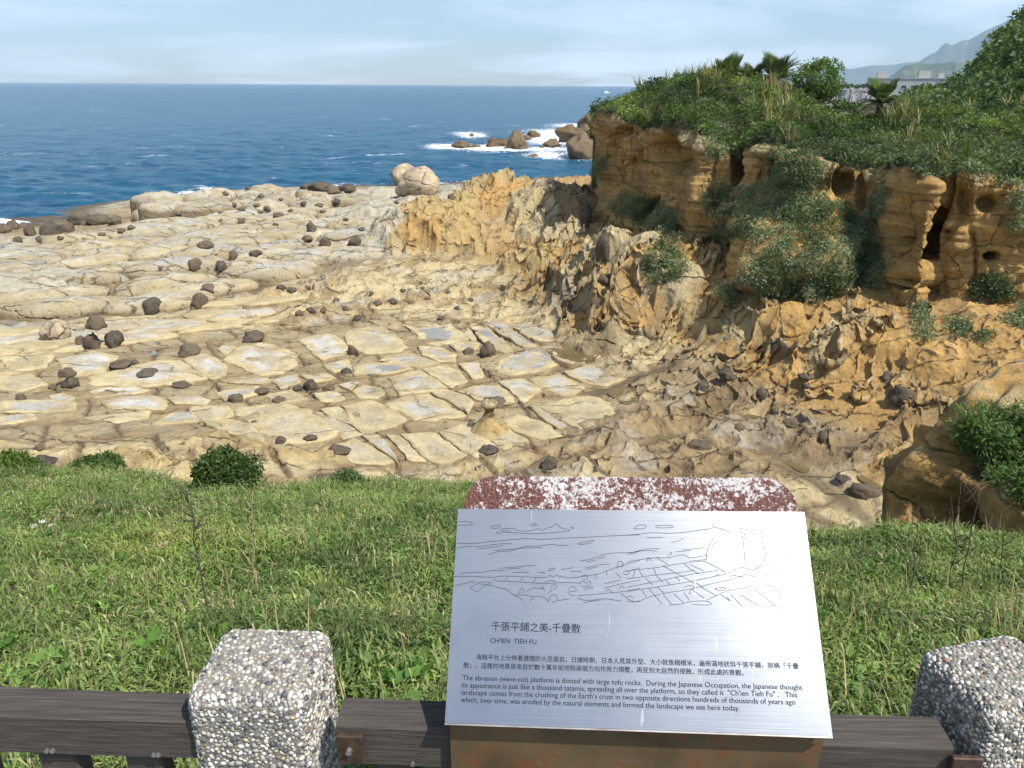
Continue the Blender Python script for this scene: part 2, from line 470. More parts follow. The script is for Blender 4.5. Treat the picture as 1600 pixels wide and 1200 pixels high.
# photo x, photo y, height z above the sea, roughness, colour zone (0 pale shelf, 1 cream platform, 2 ochre slope, 3 dark wet)
CTRL = [
 (-200,335,-2.2,0,0),(-50,330,-2.2,0,0),(60,324,-2.2,0,0),(160,314,-2.2,0,0),(240,290,-2.2,0,0),(330,282,-2.2,0,0),(430,274,-2.2,0,0),
 (520,274,-2.2,0,0),(620,270,-2.2,0,0),(720,266,-2.2,0,0),(820,262,-2.2,0,0),(930,255,-2.2,0,0),
 (-100,358,.2,.2,3),(40,354,.25,.2,3),(120,347,.3,.2,3),(205,338,.35,.2,3),(260,312,.9,.1,0),(370,303,1.0,.1,0),(450,298,1.0,.1,0),(540,302,.9,.1,3),
 (640,300,1.4,.1,0),(720,296,1.4,.1,0),(800,292,2.0,.2,1),(900,290,2.2,.5,2),
 (-50,400,1.5,.05,0),(60,385,1.5,.05,0),(150,380,1.6,.05,0),(-50,450,1.6,.05,0),(60,440,1.6,.05,0),(150,430,1.6,.05,0),(300,400,1.7,.05,0),(450,380,1.7,.05,0),
 (300,352,1.5,.05,0),(450,335,1.7,.05,0),(560,335,1.9,.05,0),(500,362,1.8,.05,0),(560,390,1.8,.1,0),
 (-50,510,1.1,.05,0),(60,505,1.1,.05,0),(150,500,1.1,.05,1),(300,480,1.15,.05,1),(430,455,1.4,.4,1),
 (0,560,1.2,.02,1),(200,560,1.2,.02,1),(400,560,1.2,.0,1),(600,560,1.2,.0,1),(800,560,1.2,.0,1),(925,565,1.2,.05,1),
 (0,650,1.35,.05,1),(200,650,1.3,.05,1),(400,650,1.25,.0,1),(600,650,1.2,.0,1),(800,650,1.2,.0,1),(930,650,1.2,.1,1),
 (1000,705,1.3,.38,3),(600,745,1.3,.15,1),(420,725,1.5,.15,1),(300,730,1.8,.25,1),(100,720,1.85,.2,1),(-60,720,1.9,.2,1),(760,742,1.3,.2,1),(900,745,1.4,.3,1),(1080,715,1.3,.32,3),(1180,735,1.2,.28,3),
 (1280,770,1.1,.15,1),(1340,800,1.1,.1,1),(1380,850,1.1,.1,1),(700,830,1.2,.1,1),(400,850,1.4,.1,1),(0,850,1.7,.1,1),(1000,850,1.2,.1,1),(1650,900,1.5,.2,1),(1300,880,1.1,.1,1),
 (500,440,1.7,.5,1),(600,425,1.9,.3,1),(700,415,2.0,.3,1),(640,460,1.5,.4,1),(760,440,1.9,.5,1),(740,480,1.4,.25,1),(820,500,1.4,.4,1),(880,535,1.35,.3,1),(560,490,1.3,.15,1),(650,490,1.25,.1,1),
 (700,380,2.4,.2,2),(800,390,2.6,.6,2),(860,400,2.9,.8,2),(850,440,2.3,.9,2),(880,470,2.1,.9,3),(930,510,1.9,.9,2),
 (990,555,1.5,.5,1),(1080,590,1.5,.45,3),(1150,625,1.4,.40,3),(1230,660,1.4,.45,3),(1320,700,1.4,.4,3),(1400,730,1.5,.4,2),(1500,780,1.5,.4,2),
 (1000,500,2.3,1,2),(1100,525,2.2,.9,2),(1200,565,2.1,.8,2),(1300,605,2.1,.8,2),(1400,640,2.1,.6,2),(1500,670,2.2,.6,2),(1620,720,2.4,.6,2),
 (950,450,3.2,1,2),(1050,460,3.3,1,2),(1150,475,3.5,1,2),(1250,495,3.5,.9,2),(1350,515,3.4,.8,2),(1450,535,3.4,.55,2),(1550,565,3.4,.4,2),(1680,580,3.6,.4,2),
 (915,380,3.9,1,2),(960,395,4.2,1,1),(1000,405,4.4,.9,2),(1100,405,4.5,.8,2),(1200,430,4.5,.8,2),(1300,445,4.4,.8,2),(1400,475,4.1,.5,2),(1500,480,4.2,.3,2),(1600,495,4.2,.3,2),(1720,520,4.2,.3,2),
 (915,335,4.2,.8,2),(945,330,4.6,.6,2),(1050,355,4.8,.5,2),(1200,395,4.8,.5,2),(1400,430,4.7,.3,2),(1600,450,4.7,.3,2),(1750,470,4.7,.3,2),
 (1000,300,5.2,.3,2),(1200,350,5.2,.3,2),(1450,400,5.2,.3,2),(1700,420,5.2,.3,2),
]
_C = np.array([c[:5] for c in CTRL], float)
_CW = at_z(_C[:, 0], _C[:, 1], _C[:, 2])[:, :2]
_CS = _CW / 20.0

def _tps_u(r2):
    return np.where(r2 > 1e-12, r2 * np.log(np.maximum(r2, 1e-12)), 0.0)

def _tps_fit(P, z, lam=0.002):
    n = len(P)
    K = _tps_u(((P[:, None] - P[None]) ** 2).sum(-1)) + lam * np.eye(n)
    Q = np.concatenate([np.ones((n, 1)), P], 1)
    A = np.zeros((n + 3, n + 3)); A[:n, :n] = K; A[:n, n:] = Q; A[n:, :n] = Q.T
    return np.linalg.solve(A, np.concatenate([z, np.zeros(3)]))
_TW = _tps_fit(_CS, _C[:, 2])

def base_z(x, y):
    x = np.asarray(x, float); y = np.asarray(y, float); sh = x.shape
    P = np.stack([x.ravel(), y.ravel()], -1) / 20.0
    out = np.empty(len(P))
    for a in range(0, len(P), 60000):
        p = P[a:a + 60000]
        U = _tps_u(((p[:, None] - _CS[None]) ** 2).sum(-1))
        out[a:a + 60000] = U @ _TW[:-3] + _TW[-3] + p @ _TW[-2:]
    return np.clip(out.reshape(sh), -2.5, 6.0)

def ground_pt(px, py):
    """where the photo ray through (px, py) meets the base rock surface"""
    z = 1.3
    for _ in range(12):
        p = at_z(px, py, z)
        z = 0.5 * z + 0.5 * float(base_z(p[0], p[1]))
    return at_z(px, py, z)

def shepard(px, py, vals, power=2.2):
    num = 0; den = 0
    for (cx, cy), v in zip(_C[:, :2], vals):
        w = 1.0 / (((px - cx) / 1.5) ** 2 + ((py - cy)) ** 2 * 1.6 + 60) ** power
        num = num + w[..., None] * v; den = den + w
    return num / den[..., None]

# polar sheet, denser where the ground is near the lookout
NCOL, NROW = 700, 580
th = np.radians(np.linspace(-41, 41, NCOL))
pyr = np.concatenate([np.linspace(905, 640, 170), np.linspace(640, 400, 280)[1:], np.linspace(400, 262, 131)[1:]])
NROW = len(pyr)
rr = np.hypot(*at_z(np.full(NROW, 800.0), pyr, 1.2)[:, :2].T)
R_, T_ = np.meshgrid(rr, th, indexing='ij')
TX = R_ * np.sin(T_); TY = R_ * np.cos(T_)
# the smooth fields are solved on every fifth row and column and interpolated
_ri = np.unique(np.concatenate([np.arange(0, NROW, 5), [NROW - 1]])); _ci = np.unique(np.concatenate([np.arange(0, NCOL, 5), [NCOL - 1]]))
def upsample(A):
    B = np.stack([np.interp(np.arange(NCOL), _ci, A[i]) for i in range(len(_ri))])
    k = np.clip(np.searchsorted(_ri, np.arange(NROW), 'right') - 1, 0, len(_ri) - 2)
    t = ((np.arange(NROW) - _ri[k]) / (_ri[k + 1] - _ri[k]))[:, None]
    return B[k] * (1 - t) + B[k + 1] * t
_cx, _cy = TX[np.ix_(_ri, _ci)], TY[np.ix_(_ri, _ci)]
_cz = base_z(_cx, _cy)
TZ0 = upsample(_cz)
TPX, TPY = project(np.stack([TX, TY, TZ0], -1))
_cpx, _cpy = project(np.stack([_cx, _cy, _cz], -1))
_f = shepard(_cpx, _cpy, np.stack([_C[:, 3]] + [(_C[:, 4] == k) for k in range(4)], -1).astype(float))
ROUGH = np.clip(upsample(_f[..., 0]), 0, 1)
zone_w = [np.clip(upsample(_f[..., 1 + k]), 0, 1) for k in range(4)]

wx = fbm2(TX * .35, TY * .35, 3, 11) * .9; wy = fbm2(TX * .35 + 40, TY * .35, 3, 12) * .9
# rotate so cells stretch along the bedding (up to the right in the picture)
ca, sa = math.cos(math.radians(38)), math.sin(math.radians(38))
BU = (TX + wx) * ca + (TY + wy) * sa; BV = -(TX + wx) * sa + (TY + wy) * ca
f1, f2, idn = worley2(BU / 2.2, BV / 1.15, 3)
rim = np.exp(-((f2 - f1) / .13) ** 2) * (0.35 + 0.65 * sstep(-.15, .35, fbm2(TX * .9, TY * .9, 2, 31)))
g1, g2, _ = worley2(BU / .75 + 3.1, BV / .5, 5)
rim2 = np.exp(-((g2 - g1) / .15) ** 2) * sstep(-.05, .35, fbm2(TX * .55, TY * .55, 3, 37))
bowl = -(1 - f1) * .35
rough_n = fbm2(TX * .5, TY * .5, 5, 21, .5)
k1, k2, _ = worley2(TX / .23, TY / .3, 8)
jag = noise2(TX * 6, TY * 6, 61)
DZ = ROUGH * (0.58 * rim * (1 + .4 * jag) + 0.16 * rim2 * (1 + .5 * jag) + bowl + 0.42 * rough_n)
DZ += sstep(.45, .9, ROUGH) * rim * .12 * (k2 - k1)
rg = lambda f, sd: (1 - np.abs(noise2(BU * f * .6, BV * f * 1.25, sd))) ** 2 - .55
DZ += ROUGH * (.40 * rg(.8, 46) + .25 * rg(1.9, 47) + .12 * rg(4.2, 48) + .06 * rg(8.5, 49) + .05 * noise2(TX * 11, TY * 11, 50))
t1, t2, _ = worley2(BU / .62, BV / .42, 9)
pitm = sstep(-.02, .25, fbm2(TX * .6 + 11, TY * .6, 3, 39)) * sstep(.35, .7, ROUGH)
pit = sstep(.46, .18, t1) * pitm
DZ -= .46 * pit
DZ += 0.04 * fbm2(TX * 1.1, TY * 1.1, 4, 41)
# low steps of the thin beds in the mid band
band = ROUGH * (1 - zone_w[2])
q = TZ0 / .28 + 1.2 * fbm2(TX * .18, TY * .18, 3, 44)
DZ += band * .24 * (np.floor(q) + sstep(.7, .95, q - np.floor(q)) - q)

COL = (zone_w[0][..., None] * PALE + zone_w[1][..., None] * CREAM + zone_w[2][..., None] * OCHRE + zone_w[3][..., None] * (BROWN * .85 + CREAM * .28)) / sum(zone_w)[..., None]
n_a = fbm2(TX * .45, TY * .45, 4, 51); n_b = fbm2(TX * 1.6, TY * 1.6, 4, 52); n_c = fbm2(BU * .25, BV * 1.3, 4, 53)
COL = lerp3(COL, BROWN * 1.1, np.clip(sstep(.0, .42, n_c) * .8 * (1 - .5 * zone_w[2]), 0, 1))
COL = lerp3(COL, YEL, sstep(.05, .5, n_b) * .55 * zone_w[1])
COL = lerp3(COL, GREY, sstep(.2, .55, n_a) * .55 * (1 - zone_w[2]))
# iron-stained contour banding in the sandstone
lf = fbm2(BU * .16, BV * .42, 3, 54); lq = lf * 5.5; lq = lq - np.floor(lq)
COL = lerp3(COL, BROWN * 1.1, np.clip(np.exp(-((lq - .5) / .055) ** 2) * sstep(-.3, .2, n_a) * .7 * (1 - .6 * zone_w[2]), 0, 1))
COL = lerp3(COL, CREAM * 1.08, np.clip(np.exp(-((lq - .66) / .07) ** 2) * .5 * zone_w[1], 0, 1))
# weathering crust on the crests: pale lip, then dark lichen
COL = lerp3(COL, CREAM * 1.03, np.clip(ROUGH * sstep(.25, .8, np.maximum(rim, rim2)) * .8, 0, 1))
COL = lerp3(COL, DARK * 1.3, np.clip(ROUGH * sstep(.05, .4, fbm2(TX * 2.3, TY * 2.3, 3, 57)) * sstep(.2, .6, np.maximum(rim, rim2)) * .75, 0, 1))
COL = lerp3(COL, DARK * 1.1, sstep(.45, .15, TZ0) * .9)

# step of the upper shelf
SHELF = [(-260,372),(-40,372),(60,378),(150,368),(215,346),(300,344),(440,336),(560,345),(604,388),(560,412),(480,428),(400,438),(330,452),(210,474),(100,482),(0,486),(-260,500)]
TOFU_ZONE = [(60,560),(140,520),(330,520),(520,505),(640,496),(750,494),(860,512),(950,550),(985,583),(965,665),(900,692),(800,712),(690,730),(560,738),(430,712),(330,690),(100,690),(-60,690),(-60,640)]
tofu_m = in_poly(TPX, TPY, TOFU_ZONE)
shelf_m = in_poly(TPX, TPY, SHELF)
def soften(m, k=3):
    m = m.astype(float)
    for _ in range(k):
        m = (m + np.roll(m, 1, 0) + np.roll(m, -1, 0) + np.roll(m, 1, 1) + np.roll(m, -1, 1)) / 5
    return m
tofu_s = soften(tofu_m, 4); shelf_s = soften(shelf_m, 2)
DZ -= tofu_s * .035
DZ -= shelf_s * .12
COL = lerp3(COL, CREAM * .30 + BROWN * .62, np.clip(tofu_s * (.6 + .4 * sstep(0, .4, n_c)), 0, 1))
COL = lerp3(COL, CRACK * 1.1, shelf_s * .75)
# joint network of the flat platform: two families of straight fissures
_pa, _pb, _pc, _pd = (at_z(*p, 1.2)[:2] for p in ((603., 622.), (947., 558.), (531., 634.), (622., 728.)))
dA = (_pb - _pa) / np.linalg.norm(_pb - _pa); dB = (_pd - _pc) / np.linalg.norm(_pd - _pc)
jwx = .22 * fbm2(TX * .5, TY * .5, 3, 93); jwy = .22 * fbm2(TX * .5 + 30, TY * .5, 3, 94)
qa = (-(TX + jwx) * dA[1] + (TY + jwy) * dA[0]) / 2.3; row_ = np.floor(qa)
qb = (-(TX + jwx) * dB[1] + (TY + jwy) * dB[0]) / 2.0 + .37 * row_
ja = np.abs(qa - np.round(qa)) * 2.3; jb = np.abs(qb - np.round(qb)) * 2.0
jl = np.maximum(np.exp(-(ja / .07) ** 2), np.exp(-(jb / .055) ** 2))
jz = np.clip(soften(in_poly(TPX, TPY, [(-100,520),(330,500),(640,485),(860,505),(990,560),(1060,620),(1180,700),(1340,760),(1400,860),(-100,860)]), 6), 0, 1)
DZ -= .13 * jl * jz
COL = lerp3(COL, BROWN * 1.2, np.maximum(np.exp(-(ja / .35) ** 2), np.exp(-(jb / .22) ** 2)) * jz * .45)
COL = lerp3(COL, CRACK * .8, jl * jz * .95)
# --- ridges and channels traced along their course: photo points, height (m), half width (m), colour, blend
STROKES = [
 ([(838,438),(880,470),(915,500),(945,535)], 1.5, .75, BROWN, .35),
 ([(870,455),(920,480),(965,520)], 1.0, .6, CREAM * .88, .2),
 ([(900,420),(950,455),(1000,480),(1040,500)], .8, .55, CREAM * .88, .2),
 ([(955,540),(1000,532),(1060,540),(1100,560),(1140,588)], .55, .35, CREAM * .88, .4),
 ([(1040,520),(1090,500),(1135,505),(1170,530)], .6, .3, CREAM * .88, .3),
 ([(1170,525),(1230,560),(1262,545),(1300,525),(1330,515)], .7, .3, CREAM * .88, .4),
 ([(1232,575),(1280,545),(1330,515),(1360,500)], .7, .28, CREAM * .88, .5),
 ([(1450,655),(1500,628),(1545,608),(1585,602)], .7, .3, CREAM * .88, .5),
 ([(1290,715),(1340,690),(1400,665),(1450,650)], .55, .55, BROWN, .55),
 ([(1130,625),(1180,595),(1235,565)], .6, .42, BROWN, .6),
 ([(950,680),(985,655),(1030,640),(1090,655)], .7, .65, BROWN*1.1, .6),
 ([(1085,640),(1120,625),(1135,630)], .5, .35, BROWN*1.1, .6),
 ([(1010,650),(1060,690),(1085,735)], .3, .25, BROWN*1.3, .4),
 ([(1100,640),(1150,660),(1200,672),(1260,700)], .4, .4, BROWN*1.3, .5),
 ([(1210,665),(1250,660),(1275,690)], .5, .4, BROWN*1.2, .5),
 ([(840,575),(905,563),(960,548)], -.25, .22, CRACK, .8),
 ([(905,617),(960,600),(1020,576),(1060,562)], -.35, .28, CRACK*.7, .9),
 ([(1060,640),(1110,645),(1140,620)], -.35, .3, CRACK, .7),
 ([(1190,690),(1230,715),(1300,760),(1360,810)], -.4, .3, CRACK*.8, .8),
 ([(1240,720),(1290,715),(1340,690)], -.35, .4, CRACK, .6),
 ([(1120,780),(1200,770),(1290,820),(1380,850)], -.2, .2, CRACK, .6),
 ([(730,722),(790,716),(845,700),(870,690)], .3, .35, BROWN*1.4, .6),
 ([(880,700),(930,694),(990,700)], .4, .35, CREAM * .88, .3),
 ([(300,690),(345,680),(400,698),(450,712),(520,712)], .4, .4, YEL, .6),
 ([(160,730),(200,710),(240,720),(330,735)], .5, .4, YEL, .6),
 ([(400,470),(470,450),(560,430),(680,405),(780,395)], .35, .8, BROWN*1.5, .5),
 ([(450,500),(500,490),(560,485),(590,500)], .5, .5, BROWN*1.2, .7),
 ([(580,475),(640,470),(720,470)], .4, .4, BROWN*1.3, .6),
 ([(600,395),(580,420),(500,425),(430,440)], -.2, .5, CRACK, .3),
 ([(-80,494),(0,492),(100,490),(210,480),(300,461),(400,446)], -.65, .75, DARK*.9, .95),  # channel under the shelf; its dark colour paints in the undercut's shade
 ([(0,355),(60,352)], .5, .9, DARK*1.5, .7),
]
wob = np.clip(1 + .6 * fbm2(TX * 1.3, TY * 1.3, 3, 71), .4, 1.8)
stroke_n = .48 * (1 + .4 * noise2(TX * 1.7, TY * 1.7, 73) + .12 * jag)
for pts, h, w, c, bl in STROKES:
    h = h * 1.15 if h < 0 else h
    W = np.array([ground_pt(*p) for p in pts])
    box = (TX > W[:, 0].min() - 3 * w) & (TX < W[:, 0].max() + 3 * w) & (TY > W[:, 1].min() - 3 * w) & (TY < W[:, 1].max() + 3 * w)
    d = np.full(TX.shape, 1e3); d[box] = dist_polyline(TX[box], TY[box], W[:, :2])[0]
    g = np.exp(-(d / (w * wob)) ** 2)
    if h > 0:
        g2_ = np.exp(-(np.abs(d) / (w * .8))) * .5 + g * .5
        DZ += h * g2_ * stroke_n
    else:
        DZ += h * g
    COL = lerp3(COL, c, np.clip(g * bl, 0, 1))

# --- rounded rock masses: photo base point, radius across, radius in depth, height, colour
MOUNDS = [
 (632,388,2.4,2.2,2.6,YEL*.95),(668,372,2.6,2.4,2.9,YEL*1.0),(700,392,2.6,2.0,2.2,OCHRE*1.0),(742,396,2.2,1.8,1.4,YEL),(725,350,3.2,2.6,3.0,YEL),
 (650,330,3.4,2.6,2.2,PALE),(590,345,3.6,2.6,2.2,PALE),(575,315,4.4,2.8,1.9,PALE),(720,320,3.6,2.6,2.2,PALE),
 (770,330,3.2,2.4,3.6,YEL),(812,335,3.2,2.4,3.4,OCHRE*1.1),(845,340,2.6,2.2,3.2,CREAM*.9),(880,350,2.2,2.2,2.6,YEL),(905,345,2.0,1.8,2.4,BROWN*1.3),
 (835,372,1.5,1.4,1.8,CREAM*.95),(870,395,1.6,1.4,1.9,CREAM*.9),(812,420,1.2,1.2,1.5,YEL),(845,415,1.1,1.0,1.5,YEL),(925,420,1.5,1.4,1.8,CREAM*.92),
 (30,470,3.6,2.2,1.6,PALE),(575,395,2.2,2.0,1.2,PALE),(545,405,1.8,1.4,.9,PALE),(1215,600,.8,.6,.6,OCHRE*1.1),
 (1230,505,.8,.6,.8,OCHRE*1.15),(1395,560,.9,.7,.8,OCHRE*1.2),(1450,585,.9,.7,.9,OCHRE*1.25),(1100,520,1.0,.8,.7,YEL),(1130,480,.9,.7,.7,OCHRE*1.2),
 (985,470,1.2,.9,.9,CREAM*.85),(1060,500,1.0,.8,.7,CREAM*.85),
]
w1 = fbm2(TX * .5, TY * .5, 3, 81); mound_n = 1 + .18 * fbm2(TX * 1.1, TY * 1.1, 4, 83)
mound_mask = np.zeros(TX.shape)
for mx, my, ra, rb, h, c in MOUNDS:
    h *= .5 if mx > 800 and h < 2.2 else ({770: .62, 812: .42, 845: .55, 880: .62, 905: .5, 725: .5}.get(mx, .5) if 715 < mx < 920 else (.5 if c is PALE else .7))
    p = ground_pt(mx, my)
    az = math.atan2(p[0], p[1])
    cx = p[0] + math.sin(az) * rb * .8; cy = p[1] + math.cos(az) * rb * .8
    dx = (TX - cx) * math.cos(az) - (TY - cy) * math.sin(az); dy = (TX - cx) * math.sin(az) + (TY - cy) * math.cos(az)
    s = np.sqrt((dx / ra) ** 2 + (dy / rb) ** 2) + .22 * w1
    prof = np.sqrt(np.clip(1 - s ** 2, 0, 1))
    DZ = np.maximum(DZ, DZ * .22 + h * prof * mound_n - .1 * (prof <= 0))
    m = sstep(0, .35, prof)
    if 590 < mx < 950: mound_mask = np.maximum(mound_mask, m * (.35 if c is PALE else 1.0))
    cc = lerp3(np.broadcast_to(c, COL.shape).copy(), BROWN * 1.2, sstep(.25, .6, n_b) * .6)
    COL = lerp3(COL, cc, m * .9)

# far-side sea edge and honest drop under the grass bank
mm_ = np.clip(soften(mound_mask, 2), 0, 1)
DZ += mm_ * (.34 * rg(.7, 146) + .20 * rg(1.6, 147) + .10 * rg(3.6, 148) - .30 * sstep(.42, .15, t1) * sstep(.0, .3, fbm2(TX * .6 + 21, TY * .6, 3, 139)))
TZ = TZ0 + DZ
# thin the crests: slide points uphill along the relief
gr_ = np.gradient(DZ, axis=0) / np.gradient(rr)[:, None]; gt_ = np.gradient(DZ, axis=1) / (np.gradient(th)[None, :] * R_)
gx_ = gr_ * np.sin(T_) + gt_ * np.cos(T_); gy_ = gr_ * np.cos(T_) - gt_ * np.sin(T_)
gl_ = np.hypot(gx_, gy_) + 1e-9; kk_ = np.minimum(gl_ * .15, .20) / gl_ * np.clip(ROUGH * 1.2 + mm_, 0, 1)
TX = TX + soften(gx_ * kk_, 1); TY = TY + soften(gy_ * kk_, 1)
COL *= (1 + .12 * n_b + .07 * fbm2(TX * 4, TY * 4, 3, 91))[..., None]
V = np.stack([TX, TY, TZ], -1).reshape(-1, 3)
me = mesh_np('rock_platform', V, grid_faces(NROW, NCOL)[:, ::-1], MAT_ROCK, COL.reshape(-1, 3))
platform = link('rock_platform', me, kind='structure', label='wave-cut sandstone platform of cream and ochre rock')

def terrain_z(x, y):
    """height of the built sheet at world x, y (nearest row and column)"""
    r = np.hypot(x, y); t = np.arctan2(x, y)
    i = np.clip(np.searchsorted(rr, r), 1, NROW - 1); j = np.clip(np.searchsorted(th, t), 1, NCOL - 1)
    return TZ[i, j]

def terrain_pt(px, py):
    """march the photo ray down to the built rock sheet"""
    d = ray(px, py); d = d / np.hypot(d[0], d[1])
    prev = None
    for r in np.linspace(rr[0] + .3, 100, 1600):
        p = d * r + np.array([0, 0, H])
        if p[2] < terrain_z(p[0], p[1]):
            return p
    return at_z(px, py, 1.2)

# ================================================================== separate slabs of the platform and the shelf
def chaikin(P, k=2):
    for _ in range(k):
        Q = np.roll(P, -1, 0)
        P = np.stack([P * .75 + Q * .25, P * .25 + Q * .75], 1).reshape(-1, P.shape[1])
    return P

def resample(P, n):
    Q = np.concatenate([P, P[:1]]); d = np.concatenate([[0], np.cumsum(np.linalg.norm(np.diff(Q, axis=0), axis=1))])
    t = np.linspace(0, d[-1], n, endpoint=False)
    return np.stack([np.interp(t, d, Q[:, k]) for k in range(Q.shape[1])], -1)

RS = np.random.RandomState(42)
def slab(poly, zc, thick, crown, edge, ccen, crim, n=40, rough=.03, rnd=2, wet=None, name='rock_slab', tilt=(0, 0), rimw=.55, parent=None, mat=None):
    P = resample(chaikin(np.asarray(poly, float), rnd), n)
    c = P.mean(0); size = math.sqrt(abs(np.sum(P[:, 0] * np.roll(P[:, 1], -1) - np.roll(P[:, 0], -1) * P[:, 1])) / 2)
    P = P + .05 * size * np.stack([fbm2(P[:, 0] * 2.1, P[:, 1] * 2.1, 3, 5), fbm2(P[:, 0] * 2.1 + 9, P[:, 1] * 2.1, 3, 6)], -1)
    rs = np.array([0.0, .22, .42, .58, .70, .80, .88, .945, .985, 1.0, 1.0])
    XY = c + rs[:, None, None] * (P - c)[None]
    k = rs[:, None] * np.ones((1, n))
    seed = RS.randint(0, 900)
    nz = fbm2(XY[..., 0] * 1.1 + seed, XY[..., 1] * 1.1, 4, 17)
    z = zc + crown * (1 - k ** 2.2) - edge * np.clip((k - .8) / .2, 0, 1) ** 2.6 + rough * nz * (1 - .3 * k)
    z = z + (XY[..., 0] - c[0]) * tilt[0] + (XY[..., 1] - c[1]) * tilt[1]
    z[-1] = z[-2] - thick
    XY[-1] = c + 1.03 * (XY[-1] - c)
    V = np.concatenate([XY, z[..., None]], -1)
    wob = k + .22 * fbm2(XY[..., 0] * .9 + seed, XY[..., 1] * .9, 4, 19) + .06 * fbm2(XY[..., 0] * 5, XY[..., 1] * 5, 2, 20)
    col = lerp3(np.broadcast_to(ccen, V.shape).copy(), np.broadcast_to(crim, V.shape).copy(), sstep(rimw - .08, rimw + .10, wob))
    col = lerp3(col, YEL, np.exp(-((wob - rimw - .02) / .07) ** 2) * .45)
    col = lerp3(col, crim * .72, np.exp(-((wob - rimw - .26) / .035) ** 2) * .5)
    col = lerp3(col, BROWN * 1.0, sstep(.965, 1.0, k) * .85)
    lq_ = fbm2(XY[..., 0] * .55 + seed, XY[..., 1] * .8, 3, 27) * 3.2; lq_ = lq_ - np.floor(lq_)
    col = lerp3(col, YEL * .8, np.exp(-((lq_ - .5) / .07) ** 2) * .45)
    col = col * (1 + .13 * fbm2(XY[..., 0] * 2.2 + seed, XY[..., 1] * 2.2, 4, 23))[..., None]
    col = lerp3(col, CREAM * .55 + BROWN * .4, sstep(-.02, .42, fbm2(XY[..., 0] * .8 + seed, XY[..., 1] * 1.2, 4, 33)) * .7)
    if wet is not None:
        col = lerp3(col, wet, sstep(.05, .35, fbm2(XY[..., 0] * .7 + seed, XY[..., 1] * .7, 3, 29)) * (k < .8) * .6)
    Vf = np.concatenate([V[0:1].mean(1), V[1:].reshape(-1, 3)]); Cf = np.concatenate([col[0:1].mean(1), col[1:].reshape(-1, 3)])
    f4 = grid_faces(len(rs) - 1, n, True) + 1
    f3 = np.array([(0, 1 + i, 1 + (i + 1) % n) for i in range(n)])
    area = np.sum(P[:, 0] * np.roll(P[:, 1], -1) - np.roll(P[:, 0], -1) * P[:, 1])
    if area > 0:
        f4 = f4[:, ::-1]
    else:
        f3 = f3[:, ::-1]
    me = mesh_np(name, Vf, [f4, f3], mat or MAT_ROCK, Cf)
    return link(name, me, parent if parent is not None else platform)

